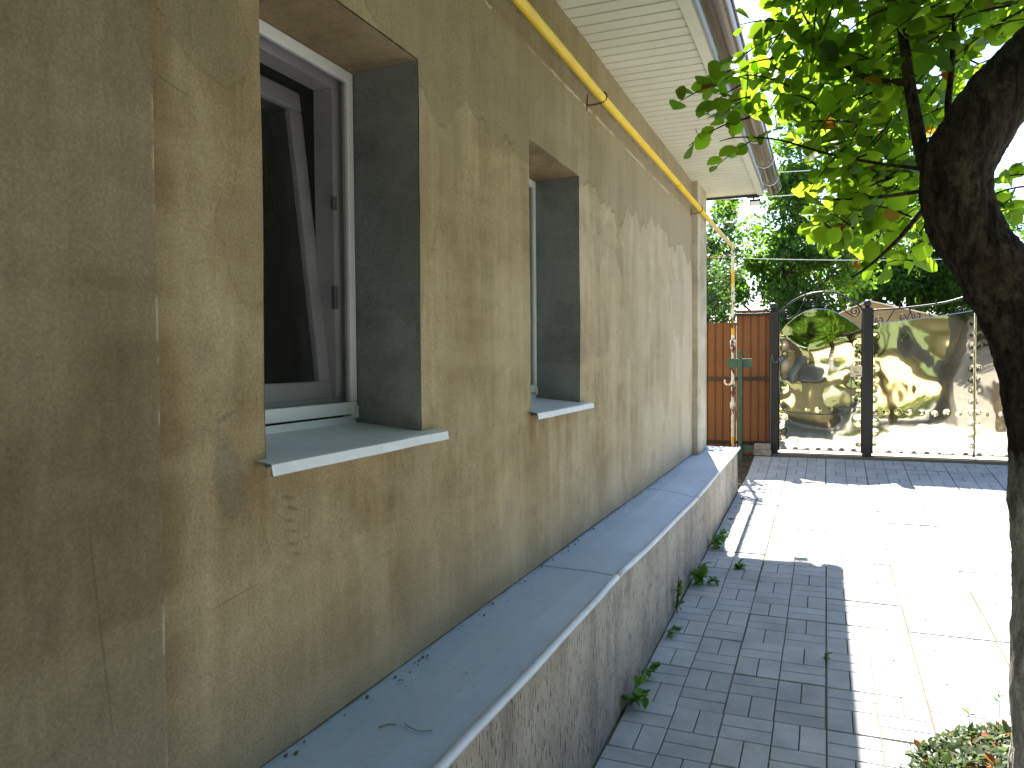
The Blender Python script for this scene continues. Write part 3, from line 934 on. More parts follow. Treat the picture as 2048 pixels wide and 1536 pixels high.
# ------------------------------------------------------------------ orange fence
GY = 9.95
fe = empty('metal_fence', (-0.9, GY, 0.35), 'orange brown profiled sheet fence with dark rails between house and gate post', 'fence')
def profiled(x0, x1, z0, z1, name, y=GY+0.03):
    m = MB()
    xs = []
    x = x0
    while x < x1:
        xs += [(x, 0.0), (x+0.066, 0.0), (x+0.074, 0.012), (x+0.084, 0.012), (x+0.092, 0.0)]
        x += 0.0925
    xs = [p for p in xs if p[0] <= x1] + [(x1, 0.0)]
    lo = [m.bm.verts.new((p[0], y+p[1], z0)) for p in xs]
    hi = [m.bm.verts.new((p[0], y+p[1], z1)) for p in xs]
    for i in range(len(xs)-1): m.bm.faces.new((lo[i], lo[i+1], hi[i+1], hi[i]))
    o = m.build(name, MAT['fence'], fe)
    sd = o.modifiers.new('thickness', 'SOLIDIFY'); sd.thickness = 0.0015
profiled(-1.03, -0.60, 0.30, 2.10, 'panel')
profiled(-3.4, -1.032, 0.30, 1.955, 'panel', GY+0.034)
for z, x0 in ((2.045, -1.03), (1.25, -3.4), (0.455, -3.4)):
    m = MB(); m.box(x0, -0.60, GY-0.01, GY+0.025, z-0.018, z+0.018, 0.002); m.build('rail', MAT['black_metal'], fe)

# ------------------------------------------------------------------ gates
def post(x, label):
    p = empty('gate_post', (x, GY, 0.33), label, 'gate post', 'black gate posts')
    m = MB(); m.box(x-0.05, x+0.05, GY-0.06, GY+0.04, 0.26, 2.07, 0.006); m.box(x-0.055, x+0.055, GY-0.065, GY+0.045, 2.0703, 2.082, 0.003); m.build('shaft', MAT['black_metal'], p)
    m = MB(); m.tube([(x, GY-0.01, 2.0823), (x, GY-0.01, 2.10)], 0.03, 14); m.ball((x, GY-0.01, 2.135), 0.044); m.build('ball_cap', MAT['black_metal'], p)
post(-0.585, 'black square gate post with ball cap beside the orange fence')
post(0.455, 'black square gate post with ball cap between the two mirror gates')
post(2.72, 'black square gate post at the far hinge side of the driveway gate')

def spiral(c, r, turns, a0, sgn, y, n=34):
    return [Vector((c[0] + r*(1-0.78*t)*math.cos(a0 + sgn*turns*2*math.pi*t), y, c[1] + r*(1-0.78*t)*math.sin(a0 + sgn*turns*2*math.pi*t))) for t in [k/(n-1) for k in range(n)]]

def dents(x, z, list_):
    s = 0
    for (dx, dz, a, sg) in list_:
        q = ((x-dx)**2 + (z-dz)**2) / (sg*sg)
        if q < 12: s += a*math.exp(-q)
    return s

def mirror_sheet(name, x0, x1, zb, top, A, seed, dl, parent, zflat=None):
    m = MB()
    nx = int((x1-x0)/0.0105); nz = 170
    zt = max(top(x0 + (x1-x0)*i/nx) for i in range(nx+1))
    rows = []
    for j in range(nz+1):
        row = []
        for i in range(nx+1):
            x = x0 + (x1-x0)*i/nx
            z = zb + (top(x)-zb)*j/nz
            amp = A
            if zflat: amp = A*(0.13 + 0.87/(1+math.exp(-(z-zflat)*11)))
            d = amp*1.25*noise.noise((x*1.75+seed, z*1.7, seed)) + amp*0.06*noise.noise((x*5.2, z*4.6+seed, 3+seed)) + 0.00008*noise.noise((x*16, z*13, seed))
            d += dents(x, z, dl)
            row.append(m.bm.verts.new((x, GY-0.012+d, z)))
        rows.append(row)
    for j in range(nz):
        for i in range(nx):
            f = m.bm.faces.new((rows[j][i], rows[j][i+1], rows[j+1][i+1], rows[j+1][i])); f.smooth = True
    o = m.build(name, MAT['mirror'], parent)
    sd = o.modifiers.new('thickness', 'SOLIDIFY'); sd.thickness = 0.0012; sd.offset = 1
    return o

ZB = 0.385
def arch_pts(ps, y): return smooth_path([(p[0], y, p[1]) for p in ps], 6)

# wicket
wk = empty('wicket_gate', (-0.08, GY, ZB), 'narrow mirror polished steel wicket gate with black arched scrollwork', 'gate')
wx0, wx1 = -0.525, 0.398
tp = smooth_path([(wx0, 0, 1.80), (-0.45, 0, 1.90), (-0.34, 0, 2.00), (-0.21, 0, 2.075), (-0.09, 0, 2.095), (0.06, 0, 2.07), (0.19, 0, 2.0), (0.30, 0, 1.92), (wx1, 0, 1.83)], 6)
tpx = [p.x for p in tp]; tpz = [p.z for p in tp]
D = []
Rg = random.Random(21)
for k in range(10):
    D.append((wx0+0.03, 0.5+0.13*k, Rg.uniform(-0.006, 0.006), 0.045)); D.append((wx1-0.03, 0.5+0.13*k, Rg.uniform(-0.005, 0.005), 0.04))
for k in range(7): D.append((wx0+0.08+0.125*k, 0.88, Rg.uniform(0.0002, 0.0012), 0.02)); D.append((wx0+0.06+0.13*k, ZB+0.005, Rg.uniform(0.0005, 0.002), 0.022))
mirror_sheet('steel_sheet', wx0, wx1, ZB, lambda x: float(np.interp(x, tpx, tpz)), 0.020, 2.3, D, wk, 0.80)
m = MB()
ar = arch_pts([(wx0-0.005, 1.75), (wx0-0.003, 1.95), (wx0+0.01, 2.06), (-0.40, 2.17), (-0.24, 2.255), (-0.05, 2.29), (0.10, 2.275), (0.25, 2.20), (0.37, 2.11), (wx1, 2.07)], GY+0.005)
m.tube(ar, 0.011, 8)
m.tube([(wx0-0.004, GY+0.012, 0.37), (wx0-0.004, GY+0.012, 1.80)], 0.012, 8)
m.tube([(wx1+0.003, GY+0.012, 0.37), (wx1+0.003, GY+0.012, 2.07)], 0.012, 8)
for z in (0.40, 0.88, 1.45): m.tube([(wx0, GY+0.022, z), (wx1, GY+0.022, z)], 0.012, 8)
m.build('frame', MAT['black_metal'], wk)
def scrolls(parent, items, y=GY+0.004):
    for pts in items:
        m = MB(); m.tube(pts, 0.0075, 6); m.build('scroll', MAT['black_metal'], parent)
yS = GY + 0.004
def S_scroll(c, r, a0, sgn, tail):
    sp = spiral(c, r, 1.55, a0, sgn, yS)
    return smooth_path([(p[0], yS, p[1]) for p in tail] + [sp[0]], 6)[:-1] + sp
scrolls(wk, [
    S_scroll((-0.435, 2.03), 0.062, -0.9, 1, [(-0.215, 2.235), (-0.26, 2.12), (-0.33, 2.01)]) if False else S_scroll((-0.435, 2.04), 0.062, -1.2, -1, [(-0.22, 2.24), (-0.27, 2.13), (-0.33, 2.03)]),
    S_scroll((-0.150, 2.165), 0.055, 0.6, -1, [(-0.085, 2.285), (-0.085, 2.24)]),
    S_scroll((0.005, 2.165), 0.055, 2.5, 1, [(-0.07, 2.285), (-0.065, 2.24)]),
    S_scroll((0.315, 2.05), 0.062, -1.9, 1, [(0.12, 2.25), (0.16, 2.14), (0.22, 2.05)]),
])
for (x, z) in ((-0.23, 2.262), (-0.02, 2.292), (0.19, 2.235), (0.355, 2.12), (-0.45, 2.13)):
    m = MB(); m.tube([(x, GY+0.005, z), (x, GY+0.005, z+0.02), (x, GY+0.005, z+0.05)], [0.007, 0.011, 0.001], 6); m.build('finial', MAT['black_metal'], wk)
# small printed plate by the lock
m = MB(); m.box(0.272, 0.40, GY-0.048, GY-0.042, 1.275, 1.405, 0.002)
pl = m.build('plate', simple('plate_beige', (0.62, 0.55, 0.40), 0.6, 0.08, 10), wk)
m = MB()
m.tube([(0.325 + 0.016*math.cos(a), GY-0.0495, 1.36 + 0.016*math.sin(a)) for a in np.linspace(0, 6.28, 18)], 0.003, 6)
m.tube(smooth_path([(0.315, GY-0.0495, 1.34), (0.34, GY-0.0495, 1.325), (0.362, GY-0.0495, 1.33)], 4), 0.007, 6)
m.build('emblem', simple('emblem_orange', (0.55, 0.28, 0.03), 0.6), pl)
m = MB(); m.box(0.335, 0.395, GY-0.0505, GY-0.0483, 1.285, 1.294); m.build('caption_bar', MAT['black_metal'], pl)

# driveway leaves
def leaf_gate(x0, x1, label, flip, seed):
    g = empty('driveway_gate', ((x0+x1)/2, GY, ZB), label, 'gate', 'leaves of the driveway gate')
    D = []
    R = random.Random(seed)
    for k in range(12):
        D.append((x0+0.022, 0.5+0.125*k, R.uniform(-0.001, 0.003), 0.026)); D.append((x1-0.02, 0.5+0.125*k, R.uniform(0.0008, 0.003), 0.024))
    for k in range(9): D.append((x0+0.14+0.125*k, 0.86+R.uniform(-.01, .01), R.uniform(0.0004, 0.0016), 0.020)); D.append((x0+0.05+0.13*k, ZB+0.003, R.uniform(0.0003, 0.0018), 0.02))
    def top(x):
        t = (x-x0)/(x1-x0)
        t = t if not flip else 1-t
        return 1.905 + 0.06*t + 0.06*t*t
    mirror_sheet('steel_sheet', x0, x1, ZB, top, 0.0085, seed+0.7, D, g, 1.0)
    def X(t): return x0 + (x1-x0)*(t if not flip else 1-t)
    m = MB()
    m.tube(arch_pts([(X(-0.0), 2.055), (X(0.3), 2.07), (X(0.6), 2.10), (X(0.8), 2.14), (X(1.0), 2.21)], GY+0.005), 0.012, 8)
    m.tube([(X(0.0), GY+0.014, 0.37), (X(0.0), GY+0.014, 2.055)], 0.012, 8)
    m.tube([(X(1.0), GY+0.016, 0.37), (X(1.0), GY+0.016, 2.21)], 0.012, 8)
    for z in (0.40, 0.86): m.tube([(x0, GY+0.024, z), (x1, GY+0.024, z)], 0.012, 8)
    m.build('frame', MAT['black_metal'], g)
    s = -1 if flip else 1
    def c(t, z): return (X(t), z)
    def fl(a): return a if not flip else math.pi - a
    scrolls(g, [
        S_scroll(c(0.07, 1.93), 0.055, fl(-1.0), -s, [c(0.22, 2.055), c(0.19, 2.0), c(0.14, 1.915)]),
        S_scroll(c(0.31, 1.965), 0.05, fl(0.4), -s, [c(0.365, 2.065), c(0.375, 2.01)]),
        S_scroll(c(0.44, 1.975), 0.05, fl(2.7), s, [c(0.375, 2.07), c(0.38, 2.02)]),
        S_scroll(c(0.68, 1.965), 0.05, fl(-2.4), s, [c(0.56, 2.05), c(0.57, 1.98), c(0.62, 1.93)]),
        S_scroll(c(0.87, 2.02), 0.06, fl(-1.0), -s, [c(1.0, 2.17), c(0.975, 2.06), c(0.935, 1.965)]),
    ])
    for t, z in ((0.27, 2.07), (0.63, 2.105), (0.9, 2.17)):
        m = MB(); m.tube([(X(t), GY+0.005, z), (X(t), GY+0.005, z+0.02), (X(t), GY+0.005, z+0.05)], [0.007, 0.011, 0.001], 6); m.build('finial', MAT['black_metal'], g)
    for k in range(11):
        m = MB(); m.ball((x1-0.012 if not flip else x0+0.012, GY-0.014, 0.5+0.125*k), 0.006, 8); m.build('rivet', MAT['steel'], g)
leaf_gate(0.512, 1.548, 'mirror polished driveway gate leaf next to the middle black post', False, 5)
leaf_gate(1.556, 2.66, 'mirror polished driveway gate leaf mostly hidden behind the fruit tree trunk', True, 9)

# cable looped on the wicket
cb = MB()
cb.tube(smooth_path([(0.285, GY-0.035, 1.28), (0.283, GY-0.03, 1.05), (0.285, GY-0.03, 0.90), (0.22, GY-0.03, 0.835), (0.05, GY-0.03, 0.825), (-0.2, GY-0.03, 0.83), (-0.42, GY-0.03, 0.85), (-0.50, GY-0.04, 0.92), (-0.515, GY-0.075, 1.1), (-0.515, GY-0.08, 1.40), (-0.47, GY-0.09, 1.50), (-0.50, GY-0.09, 1.53), (-0.54, GY-0.09, 1.46), (-0.58, GY-0.085, 1.45), (-0.60, GY-0.08, 1.53), (-0.612, GY-0.075, 1.50), (-0.615, GY-0.07, 1.0), (-0.62, GY-0.07, 0.4)], 6), 0.0065, 6)
tag(cb.build('cable', MAT['cable']), 'thin dark cable looped over the gate post and along the wicket', 'cable')

# bricks at the post foot
def brk(label, x0, x1, y0, y1, z0, z1, rz):
    m = MB()
    c, s = math.cos(rz), math.sin(rz)
    m.obox(((x0+x1)/2, (y0+y1)/2, (z0+z1)/2), (Vector((c, s, 0)), Vector((-s, c, 0)), Vector((0, 0, 1))), ((x1-x0)/2, (y1-y0)/2, (z1-z0)/2), 0.008)
    tag(m.build('loose_brick', MAT['kerbstone']), label, 'brick', 'old bricks at the gate post')
zb_ = gz(9.72)
brk('lower old brick lying at the foot of the left gate post', -0.80, -0.60, 9.66, 9.78, zb_+0.002, zb_+0.072, 0.05)
brk('upper old brick lying on another brick by the left gate post', -0.79, -0.61, 9.68, 9.80, zb_+0.073, zb_+0.14, -0.08)

# ------------------------------------------------------------------ leaves
def leaf_proto(kind):
    if kind == 'round':        # broad ovate leaf, folded on the midrib, tip drooping
        out = [(0, 0), (0.30, 0.16), (0.44, 0.42), (0.40, 0.68), (0.22, 0.89), (0, 1.02)]
    elif kind == 'long':
        out = [(0, 0), (0.13, 0.2), (0.19, 0.5), (0.12, 0.8), (0, 1.0)]
    else:                      # small ovate
        out = [(0, 0), (0.28, 0.28), (0.26, 0.66), (0, 1.0)]
    n = len(out)
    v, f = [], []
    for (w, l) in out: v.append((0, l, -0.10*l*l))
    for (w, l) in out[1:-1]: v.append((w, l, 0.22*w - 0.10*l*l))
    for (w, l) in out[1:-1]: v.append((-w, l, 0.22*w - 0.10*l*l))
    R0, L0 = n, n + (n-2)
    for k in range(n-1):
        a, b = k, k+1
        ra = R0 + k - 1 if 0 < k else None; rb = R0 + k if k+1 < n-1 else None
        f.append([q for q in (a, ra, rb, b) if q is not None])
        la = L0 + k - 1 if 0 < k else None; lb = L0 + k if k+1 < n-1 else None
        f.append([q for q in (a, b, lb, la) if q is not None])
    return np.array(v), f

def leaf_mesh(name, pos, dirs, ups, size, tone, kind, mat, parent=None):
    """many leaves as one foliage mesh: pos (N,3), dirs = leaf axis, ups = leaf normal"""
    pv, pf = leaf_proto(kind)
    N = len(pos)
    d = dirs / np.linalg.norm(dirs, axis=1, keepdims=True)
    s = np.cross(d, ups); s /= np.maximum(1e-6, np.linalg.norm(s, axis=1, keepdims=True))
    u = np.cross(s, d)
    sz = size.reshape(-1, 1, 1)
    V = pos[:, None, :] + sz*(pv[None, :, 0:1]*s[:, None, :] + pv[None, :, 1:2]*d[:, None, :] + pv[None, :, 2:3]*u[:, None, :])
    nv = len(pv)
    V = V.reshape(-1, 3)
    lt = np.array([len(q) for q in pf]); flat = np.concatenate([np.array(q) for q in pf])
    loops = (flat[None, :] + (np.arange(N)*nv)[:, None]).ravel()
    tot = np.tile(lt, N)
    st = np.concatenate([[0], np.cumsum(tot)[:-1]])
    me = bpy.data.meshes.new(name)
    me.vertices.add(len(V)); me.vertices.foreach_set('co', V.astype(np.float32).ravel())
    me.loops.add(len(loops)); me.loops.foreach_set('vertex_index', loops.astype(np.int32))
    me.polygons.add(len(tot)); me.polygons.foreach_set('loop_start', st.astype(np.int32)); me.polygons.foreach_set('loop_total', tot.astype(np.int32))
    me.update(calc_edges=True)
    at = me.attributes.new('tone', 'FLOAT', 'FACE')
    at.data.foreach_set('value', np.repeat(tone, len(pf)).astype(np.float32))
    me.polygons.foreach_set('use_smooth', np.ones(len(tot), dtype=bool))
    me.materials.append(mat)
    return link(name, me, parent)

def unit(n):
    v = NR.normal(size=(n, 3))
    return v / np.linalg.norm(v, axis=1, keepdims=True)

# ------------------------------------------------------------------ fruit tree in front
ft = empty('fruit_tree', (0.54, 2.35, gz(2.35)), 'leaning fruit tree with thick dark bent trunk and round backlit leaves', 'tree')
K = 1.068
def tk(x, z, y=2.35): return Vector(((x+0.008)*K, y, 1.5 + (z-1.5)*K))
trunk_c = [(0.512, -0.1), (0.507, 0.15), (0.502, 0.53), (0.497, 0.9), (0.495, 1.09), (0.485, 1.30), (0.462, 1.48), (0.425, 1.60), (0.372, 1.71), (0.318, 1.81), (0.290, 1.90), (0.296, 1.98), (0.330, 2.055), (0.382, 2.135), (0.46, 2.22), (0.58, 2.34), (0.72, 2.50)]
trunk_r = [0.12, 0.098, 0.083, 0.079, 0.079, 0.079, 0.080, 0.080, 0.080, 0.080, 0.080, 0.080, 0.080, 0.079, 0.074, 0.066, 0.06]
P = smooth_path([tk(a, b) for a, b in trunk_c], 14)
rr = list(np.interp(np.linspace(0, 1, len(P)), np.linspace(0, 1, len(trunk_r)), [r*K for r in trunk_r]))
def barkfn(i, an, p):
    return 1 + 0.07*noise.noise((p.x*9, p.y*9, p.z*5)) + 0.07*noise.noise((p.x*30, p.y*30, p.z*9)) + 0.07*noise.noise((p.x*70, p.y*70, p.z*20)) + 0.03*noise.noise((p.x*150, p.y*150, p.z*60))
m = MB(); m.tube(P, rr, 110, fn=barkfn); tr_o = m.build('trunk', MAT['bark'], ft)

def limb(pts, r0_, r1_, name='branch', seg=10, n=7):
    p = smooth_path(pts, n)
    r = list(np.linspace(r0_, r1_, len(p)))
    m = MB(); m.tube(p, r, seg, fn=lambda i, an, q: 1 + 0.08*noise.noise((q.x*30, q.y*30, q.z*14)))
    m.build(name, MAT['bark'], ft)
    return p
twig_paths = []
# the upright stem from the knee, the side limb, long shoots reaching over the eave
b1 = limb([tk(0.245, 1.93), tk(0.222, 2.02, 2.40), tk(0.205, 2.15, 2.45), tk(0.19, 2.30, 2.5), tk(0.18, 2.45, 2.55), tk(0.17, 2.75, 2.6)], 0.022, 0.010)
b2 = limb([tk(0.19, 2.24, 2.5), tk(0.12, 2.27, 2.55), tk(0.05, 2.33, 2.6), tk(-0.03, 2.44, 2.65), tk(-0.10, 2.60, 2.7)], 0.012, 0.002)
b3 = limb([tk(0.235, 1.97), tk(0.12, 2.02, 2.45), tk(0.0, 2.08, 2.55), tk(-0.14, 2.16, 2.65), tk(-0.26, 2.20, 2.72), tk(-0.33, 2.21, 2.78)], 0.0055, 0.0015)
b4 = limb([tk(0.225, 1.92), tk(0.13, 1.93, 2.45), tk(0.02, 1.95, 2.55), tk(-0.06, 1.97, 2.6)], 0.006, 0.002)
b5 = limb([tk(0.47, 2.24), tk(0.50, 2.45, 2.45), tk(0.46, 2.70, 2.6), tk(0.40, 3.0, 2.75)], 0.028, 0.014)
b6 = limb([tk(0.24, 1.90), tk(0.18, 1.83, 2.55), tk(0.12, 1.78, 2.7), tk(0.07, 1.75, 2.8)], 0.008, 0.003)
b7 = limb([tk(0.30, 2.05), tk(0.29, 2.14, 2.5), tk(0.31, 2.3, 2.6), tk(0.33, 2.5, 2.7)], 0.012, 0.006)

# crown: clumps of shoots inside a hand-shaped outline (x, z) at three depths
def inpoly(x, z, poly):
    c = False
    for i in range(len(poly)):
        (x1, z1), (x2, z2) = poly[i], poly[i-1]
        if (z1 > z) != (z2 > z) and x < (x2-x1)*(z-z1)/(z2-z1) + x1: c = not c
    return c
def pix(px, py, y):            # helper for shaping the outline at depth y (world x, z)
    d = Rv*((px-1024)/1538) - Uv*((py-768)/1538) + F
    t = y/d.y
    return (d.x*t, 1.5 + d.z*t)
def outline(pts, y): return [pix(a, b, y) for a, b in pts]
OUT_A = [(1545, -330), (1530, 40), (1470, 90), (1400, 130), (1365, 165), (1375, 205), (1430, 225), (1500, 215), (1560, 245), (1610, 235), (1640, 330), (1600, 380), (1640, 470), (1720, 480), (1790, 520), (1840, 500), (1880, 450), (1900, 330), (1950, 180), (2060, 60), (2300, -100), (2300, -330)]
OUT_B = [(1590, -250), (1580, 30), (1530, 120), (1520, 240), (1590, 270), (1630, 330), (1620, 440), (1700, 500), (1770, 550), (1850, 530), (1900, 470), (1920, 200), (2100, 20), (2300, -100), (2300, -250)]
twigs = []
pos, dirs, ups, sz, tone = [], [], [], [], []
Rt = random.Random(12)
def add_shoot(x, z, y, dx, dz, dy, L, nleaf):
    p0 = Vector((x, y, z)); d = Vector((dx, dy, dz)).normalized()
    pts = []
    for k in range(6):
        t = k/5
        pts.append(p0 + d*L*t + Vector((0, 0, -0.28*L*t*t)))
    twigs.append(pts)
    for k in range(nleaf):
        t = (k+0.6)/nleaf
        i = min(4, int(t*5)); q = pts[i].lerp(pts[i+1], t*5-i)
        side = 1 if k % 2 else -1
        w = Vector((Rt.gauss(0, 1), Rt.gauss(0, 1), Rt.gauss(-0.55, 0.6)))
        ld = (d*0.55 + d.cross(Vector((0, 0, 1)))*side*0.8 + w*0.55).normalized()
        up = Vector((Rt.gauss(0.1, 0.6), Rt.gauss(-0.75, 0.55), Rt.gauss(0.55, 0.45)))
        pos.append(q + ld*0.016); dirs.append(ld); ups.append(up)
        sz.append(Rt.choice((Rt.uniform(0.034, 0.06), Rt.uniform(0.048, 0.078)))); tone.append(Rt.random())
for OUT, ys, n in ((OUT_A, (2.42, 2.75), 180), (OUT_B, (2.75, 3.15), 190), (OUT_B, (3.15, 3.55), 140)):
    got = 0
    ym = sum(ys)/2
    poly = outline(OUT, ym)
    xs_ = [p[0] for p in poly]; zs_ = [p[1] for p in poly]
    tries = 0
    while got < n and tries < 20000:
        tries += 1
        x, z = Rt.uniform(min(xs_), max(xs_)), Rt.uniform(min(zs_), max(zs_))
        if not inpoly(x, z, poly): continue
        if noise.noise((x*5.5, ym*3, z*5.5)) < -0.11: continue      # holes where the sky shows
        L = Rt.uniform(0.14, 0.24)
        dx, dz, dy = Rt.gauss(-0.75, 0.5), Rt.gauss(0.0, 0.45), Rt.gauss(0.25, 0.5)
        e = Vector((dx, dy, dz)).normalized()*L
        if not inpoly(x+e.x, z+e.z-0.05, poly): continue
        add_shoot(x, z, Rt.uniform(*ys), dx, dz, dy, L, Rt.randint(6, 9))
        got += 1
# shoots hanging right of the trunk
for (px, py, y) in ((2070, 350, 2.7), (2080, 400, 2.75), (2055, 372, 2.7), (2090, 330, 2.8), (2060, 420, 2.8)):
    x, z = pix(px, py, y); add_shoot(x, z, y, -1.0, Rt.uniform(-.1, .3), 0.1, 0.13, 6)
# hand-placed tips over the eave
for (px, py, y, dx, dz) in ((1520, 190, 2.7, -1, .12), (1500, 235, 2.72, -1, .02), (1480, 160, 2.65, -1, 0.15), (1530, 120, 2.7, -1, 0.1), (1560, 255, 2.7, -1, -.15), (1545, 175, 2.75, -1, -.1), (1600, 200, 2.7, -1, .1)):
    x, z = pix(px, py, y); add_shoot(x, z, y, dx, dz, 0.25, 0.22, 8)
# upper crown above the frame, placed to block sky from the near yard
got = 0
while got < 190:
    x, y, z = Rt.uniform(-0.5, 1.9), Rt.uniform(0.7, 2.55), Rt.uniform(2.98, 4.1)
    if ((x-0.7)/1.25)**2 + ((y-1.6)/1.0)**2 + ((z-3.4)/0.8)**2 > 1: continue
    add_shoot(x, z, y, Rt.gauss(0, 1), Rt.gauss(0.25, 0.3), Rt.gauss(0, 1), 0.25, 10)
    got += 1
limb([tk(0.72, 2.50), tk(0.85, 2.75, 2.2), tk(0.9, 3.05, 1.9), tk(0.8, 3.4, 1.6)], 0.05, 0.012)
m = MB()
for pts in twigs: m.tube(pts, [0.0032, 0.0029, 0.0026, 0.0022, 0.0018, 0.0012], 5, cap=False)
m.build('twigs', MAT['bark'], ft)['kind'] = 'stuff'
leaf_mesh('crown', np.array(pos), np.array(dirs), np.array(ups), np.array(sz), np.array(tone), 'round', MAT['leaf'], ft)

# ------------------------------------------------------------------ background trees
def bushy(name, label, cat, base, crown_c, crown_r, nclump, per, leaf, mat, group=None, trunk_r=0.16, clump_r=0.5, kind='small', parent=None, seed=0, holes=0.0):
    R = np.random.default_rng(seed)
    t = empty(name, base, label, cat, group)
    cc = np.array(crown_c); cr = np.array(crown_r)
    v = R.normal(size=(nclump*3, 3)); v /= np.linalg.norm(v, axis=1, keepdims=True)
    rad = R.random(nclump*3)**0.45
    cen = cc + v*rad[:, None]*cr
    if holes: cen = np.array([c for c in cen if noise.noise(Vector(c*0.9)) > -holes])
    cen = cen[:nclump]
    nclump = len(cen)
    cs = clump_r*R.uniform(0.55, 1.25, nclump)
    d = R.normal(size=(nclump, per, 3)); d /= np.linalg.norm(d, axis=2, keepdims=True)
    rr = R.random((nclump, per, 1))**0.5
    p = (cen[:, None, :] + d*rr*cs[:, None, None]*np.array([1, 1, 0.7])).reshape(-1, 3)
    n = len(p)
    dr = R.normal(size=(n, 3)) + np.array([0, 0, -0.5])
    up = R.normal(size=(n, 3))*0.8 + np.array([0, -0.2, 0.8])
    tn = np.clip(np.repeat(R.uniform(0.2, 0.8, nclump), per) + R.normal(0, 0.12, n), 0, 0.96)
    leaf_mesh('crown', p, dr, up, R.uniform(0.7, 1.3, n)*leaf, tn, kind, mat, t)
    m = MB()
    b = Vector(base); top = Vector(crown_c)
    pts = [b + Vector((0, 0, -0.1)), b.lerp(top, 0.35) + Vector((0.08, 0, 0)), b.lerp(top, 0.7) + Vector((-0.06, 0.05, 0)), top]
    sp = smooth_path(pts, 5)
    m.tube(sp, list(np.linspace(trunk_r, trunk_r*0.35, len(sp))), 12)
    idx = R.choice(nclump, min(nclump, 14), replace=False)
    for i in idx:
        a = sp[int(R.integers(len(sp)//3, len(sp)-2))]; e = Vector(cen[i])
        m.tube(smooth_path([a, a.lerp(e, 0.5) + Vector((0, 0, 0.1)), e], 4), list(np.linspace(trunk_r*0.32, 0.008, 9)), 7)
    m.build('trunk', MAT['bark2'], t)
    return t

G = 'trees across the street'
bushy('broadleaf_tree', 'tall dense green tree behind the wicket gate, highest of the far trees', 'tree', (-1.2, 19.5, 0.35), (-0.9, 19.5, 4.3), (1.75, 1.5, 2.8), 66, 300, 0.115, MAT['leaf_far'], G, seed=1, clump_r=0.55, holes=0.25)
bushy('broadleaf_tree', 'dark bushy tree above the driveway gate beside the beige gable', 'tree', (1.9, 23.5, 0.35), (2.3, 23.5, 4.2), (2.5, 1.3, 2.4), 72, 320, 0.13, MAT['leaf_far'], G, seed=2, clump_r=0.6, holes=0.2)
bushy('broadleaf_tree', 'loose airy tree with sky gaps right of the bent trunk', 'tree', (5.2, 21, 0.35), (5.3, 21, 3.9), (1.7, 1.5, 2.0), 40, 150, 0.11, MAT['leaf_far'], G, seed=3, clump_r=0.55, holes=0.1)
bushy('broadleaf_tree', 'small low tree far behind the orange fence', 'tree', (-2.9, 18, 0.35), (-2.9, 18, 2.6), (1.1, 1.2, 1.5), 26, 170, 0.10, MAT['leaf_far'], G, seed=4, clump_r=0.5)
bushy('broadleaf_tree', 'mid green tree standing farther back between the two dense trees', 'tree', (0.5, 26, 0.35), (0.5, 26, 3.4), (2.4, 1.4, 2.3), 46, 200, 0.13, MAT['leaf_far'], G, seed=6, clump_r=0.65, holes=0.2)
# the tree whose boughs hang over the fence at the house corner
ht = bushy('overhanging_tree', 'blue green tree boughs hanging over the orange fence at the house corner', 'tree', (-2.1, 10.6, 0.3), (-1.5, 9.9, 2.55), (0.62, 0.85, 0.85), 46, 90, 0.055, MAT['leaf_blue'], None, trunk_r=0.07, clump_r=0.2, kind='small', seed=8)

# ------------------------------------------------------------------ neighbours
def tube_box(parent, name, mat, *boxes, bev=0.0):
    m = MB()
    for b in boxes: m.box(*b, bev)
    return m.build(name, mat, parent)

nb = empty('gabled_house', (1.1, 15.9, 0.35), 'beige gabled building across the street, its low gable showing above the gates', 'house')
m = MB()
yb = 15.9
ap = pix(1737, 604, yb); lf = pix(1660, 637, yb); rt = pix(1925, 645, yb)
m.bm.faces.new([m.bm.verts.new(p) for p in ((lf[0], yb, 0.3), (rt[0], yb, 0.3), (rt[0], yb, rt[1]), (ap[0], yb, ap[1]), (lf[0], yb, lf[1]))])
m.bm.faces.new([m.bm.verts.new(p) for p in ((rt[0], yb, 0.3), (rt[0], yb+5.9, 0.3), (rt[0], yb+5.9, rt[1]), (rt[0], yb, rt[1]))])
m.bm.faces.new([m.bm.verts.new(p) for p in ((lf[0], yb, 0.3), (lf[0], yb+5.9, 0.3), (lf[0], yb+5.9, lf[1]), (lf[0], yb, lf[1]))])
m.build('wall', MAT['beige'], nb)
m = MB()
for a, b in ((lf, ap), (ap, rt)):
    d = Vector((b[0]-a[0], 0, b[1]-a[1])).normalized(); nrm = Vector((-d.z, 0, d.x))
    c = Vector(((a[0]+b[0])/2, yb+3.04, (a[1]+b[1])/2)) + nrm*0.02
    m.obox(c, (d, Vector((0, 1, 0)), nrm), (math.dist(a, b)/2+0.06, 3.1, 0.012), 0.0)
m.build('roof', MAT['verge'], nb)

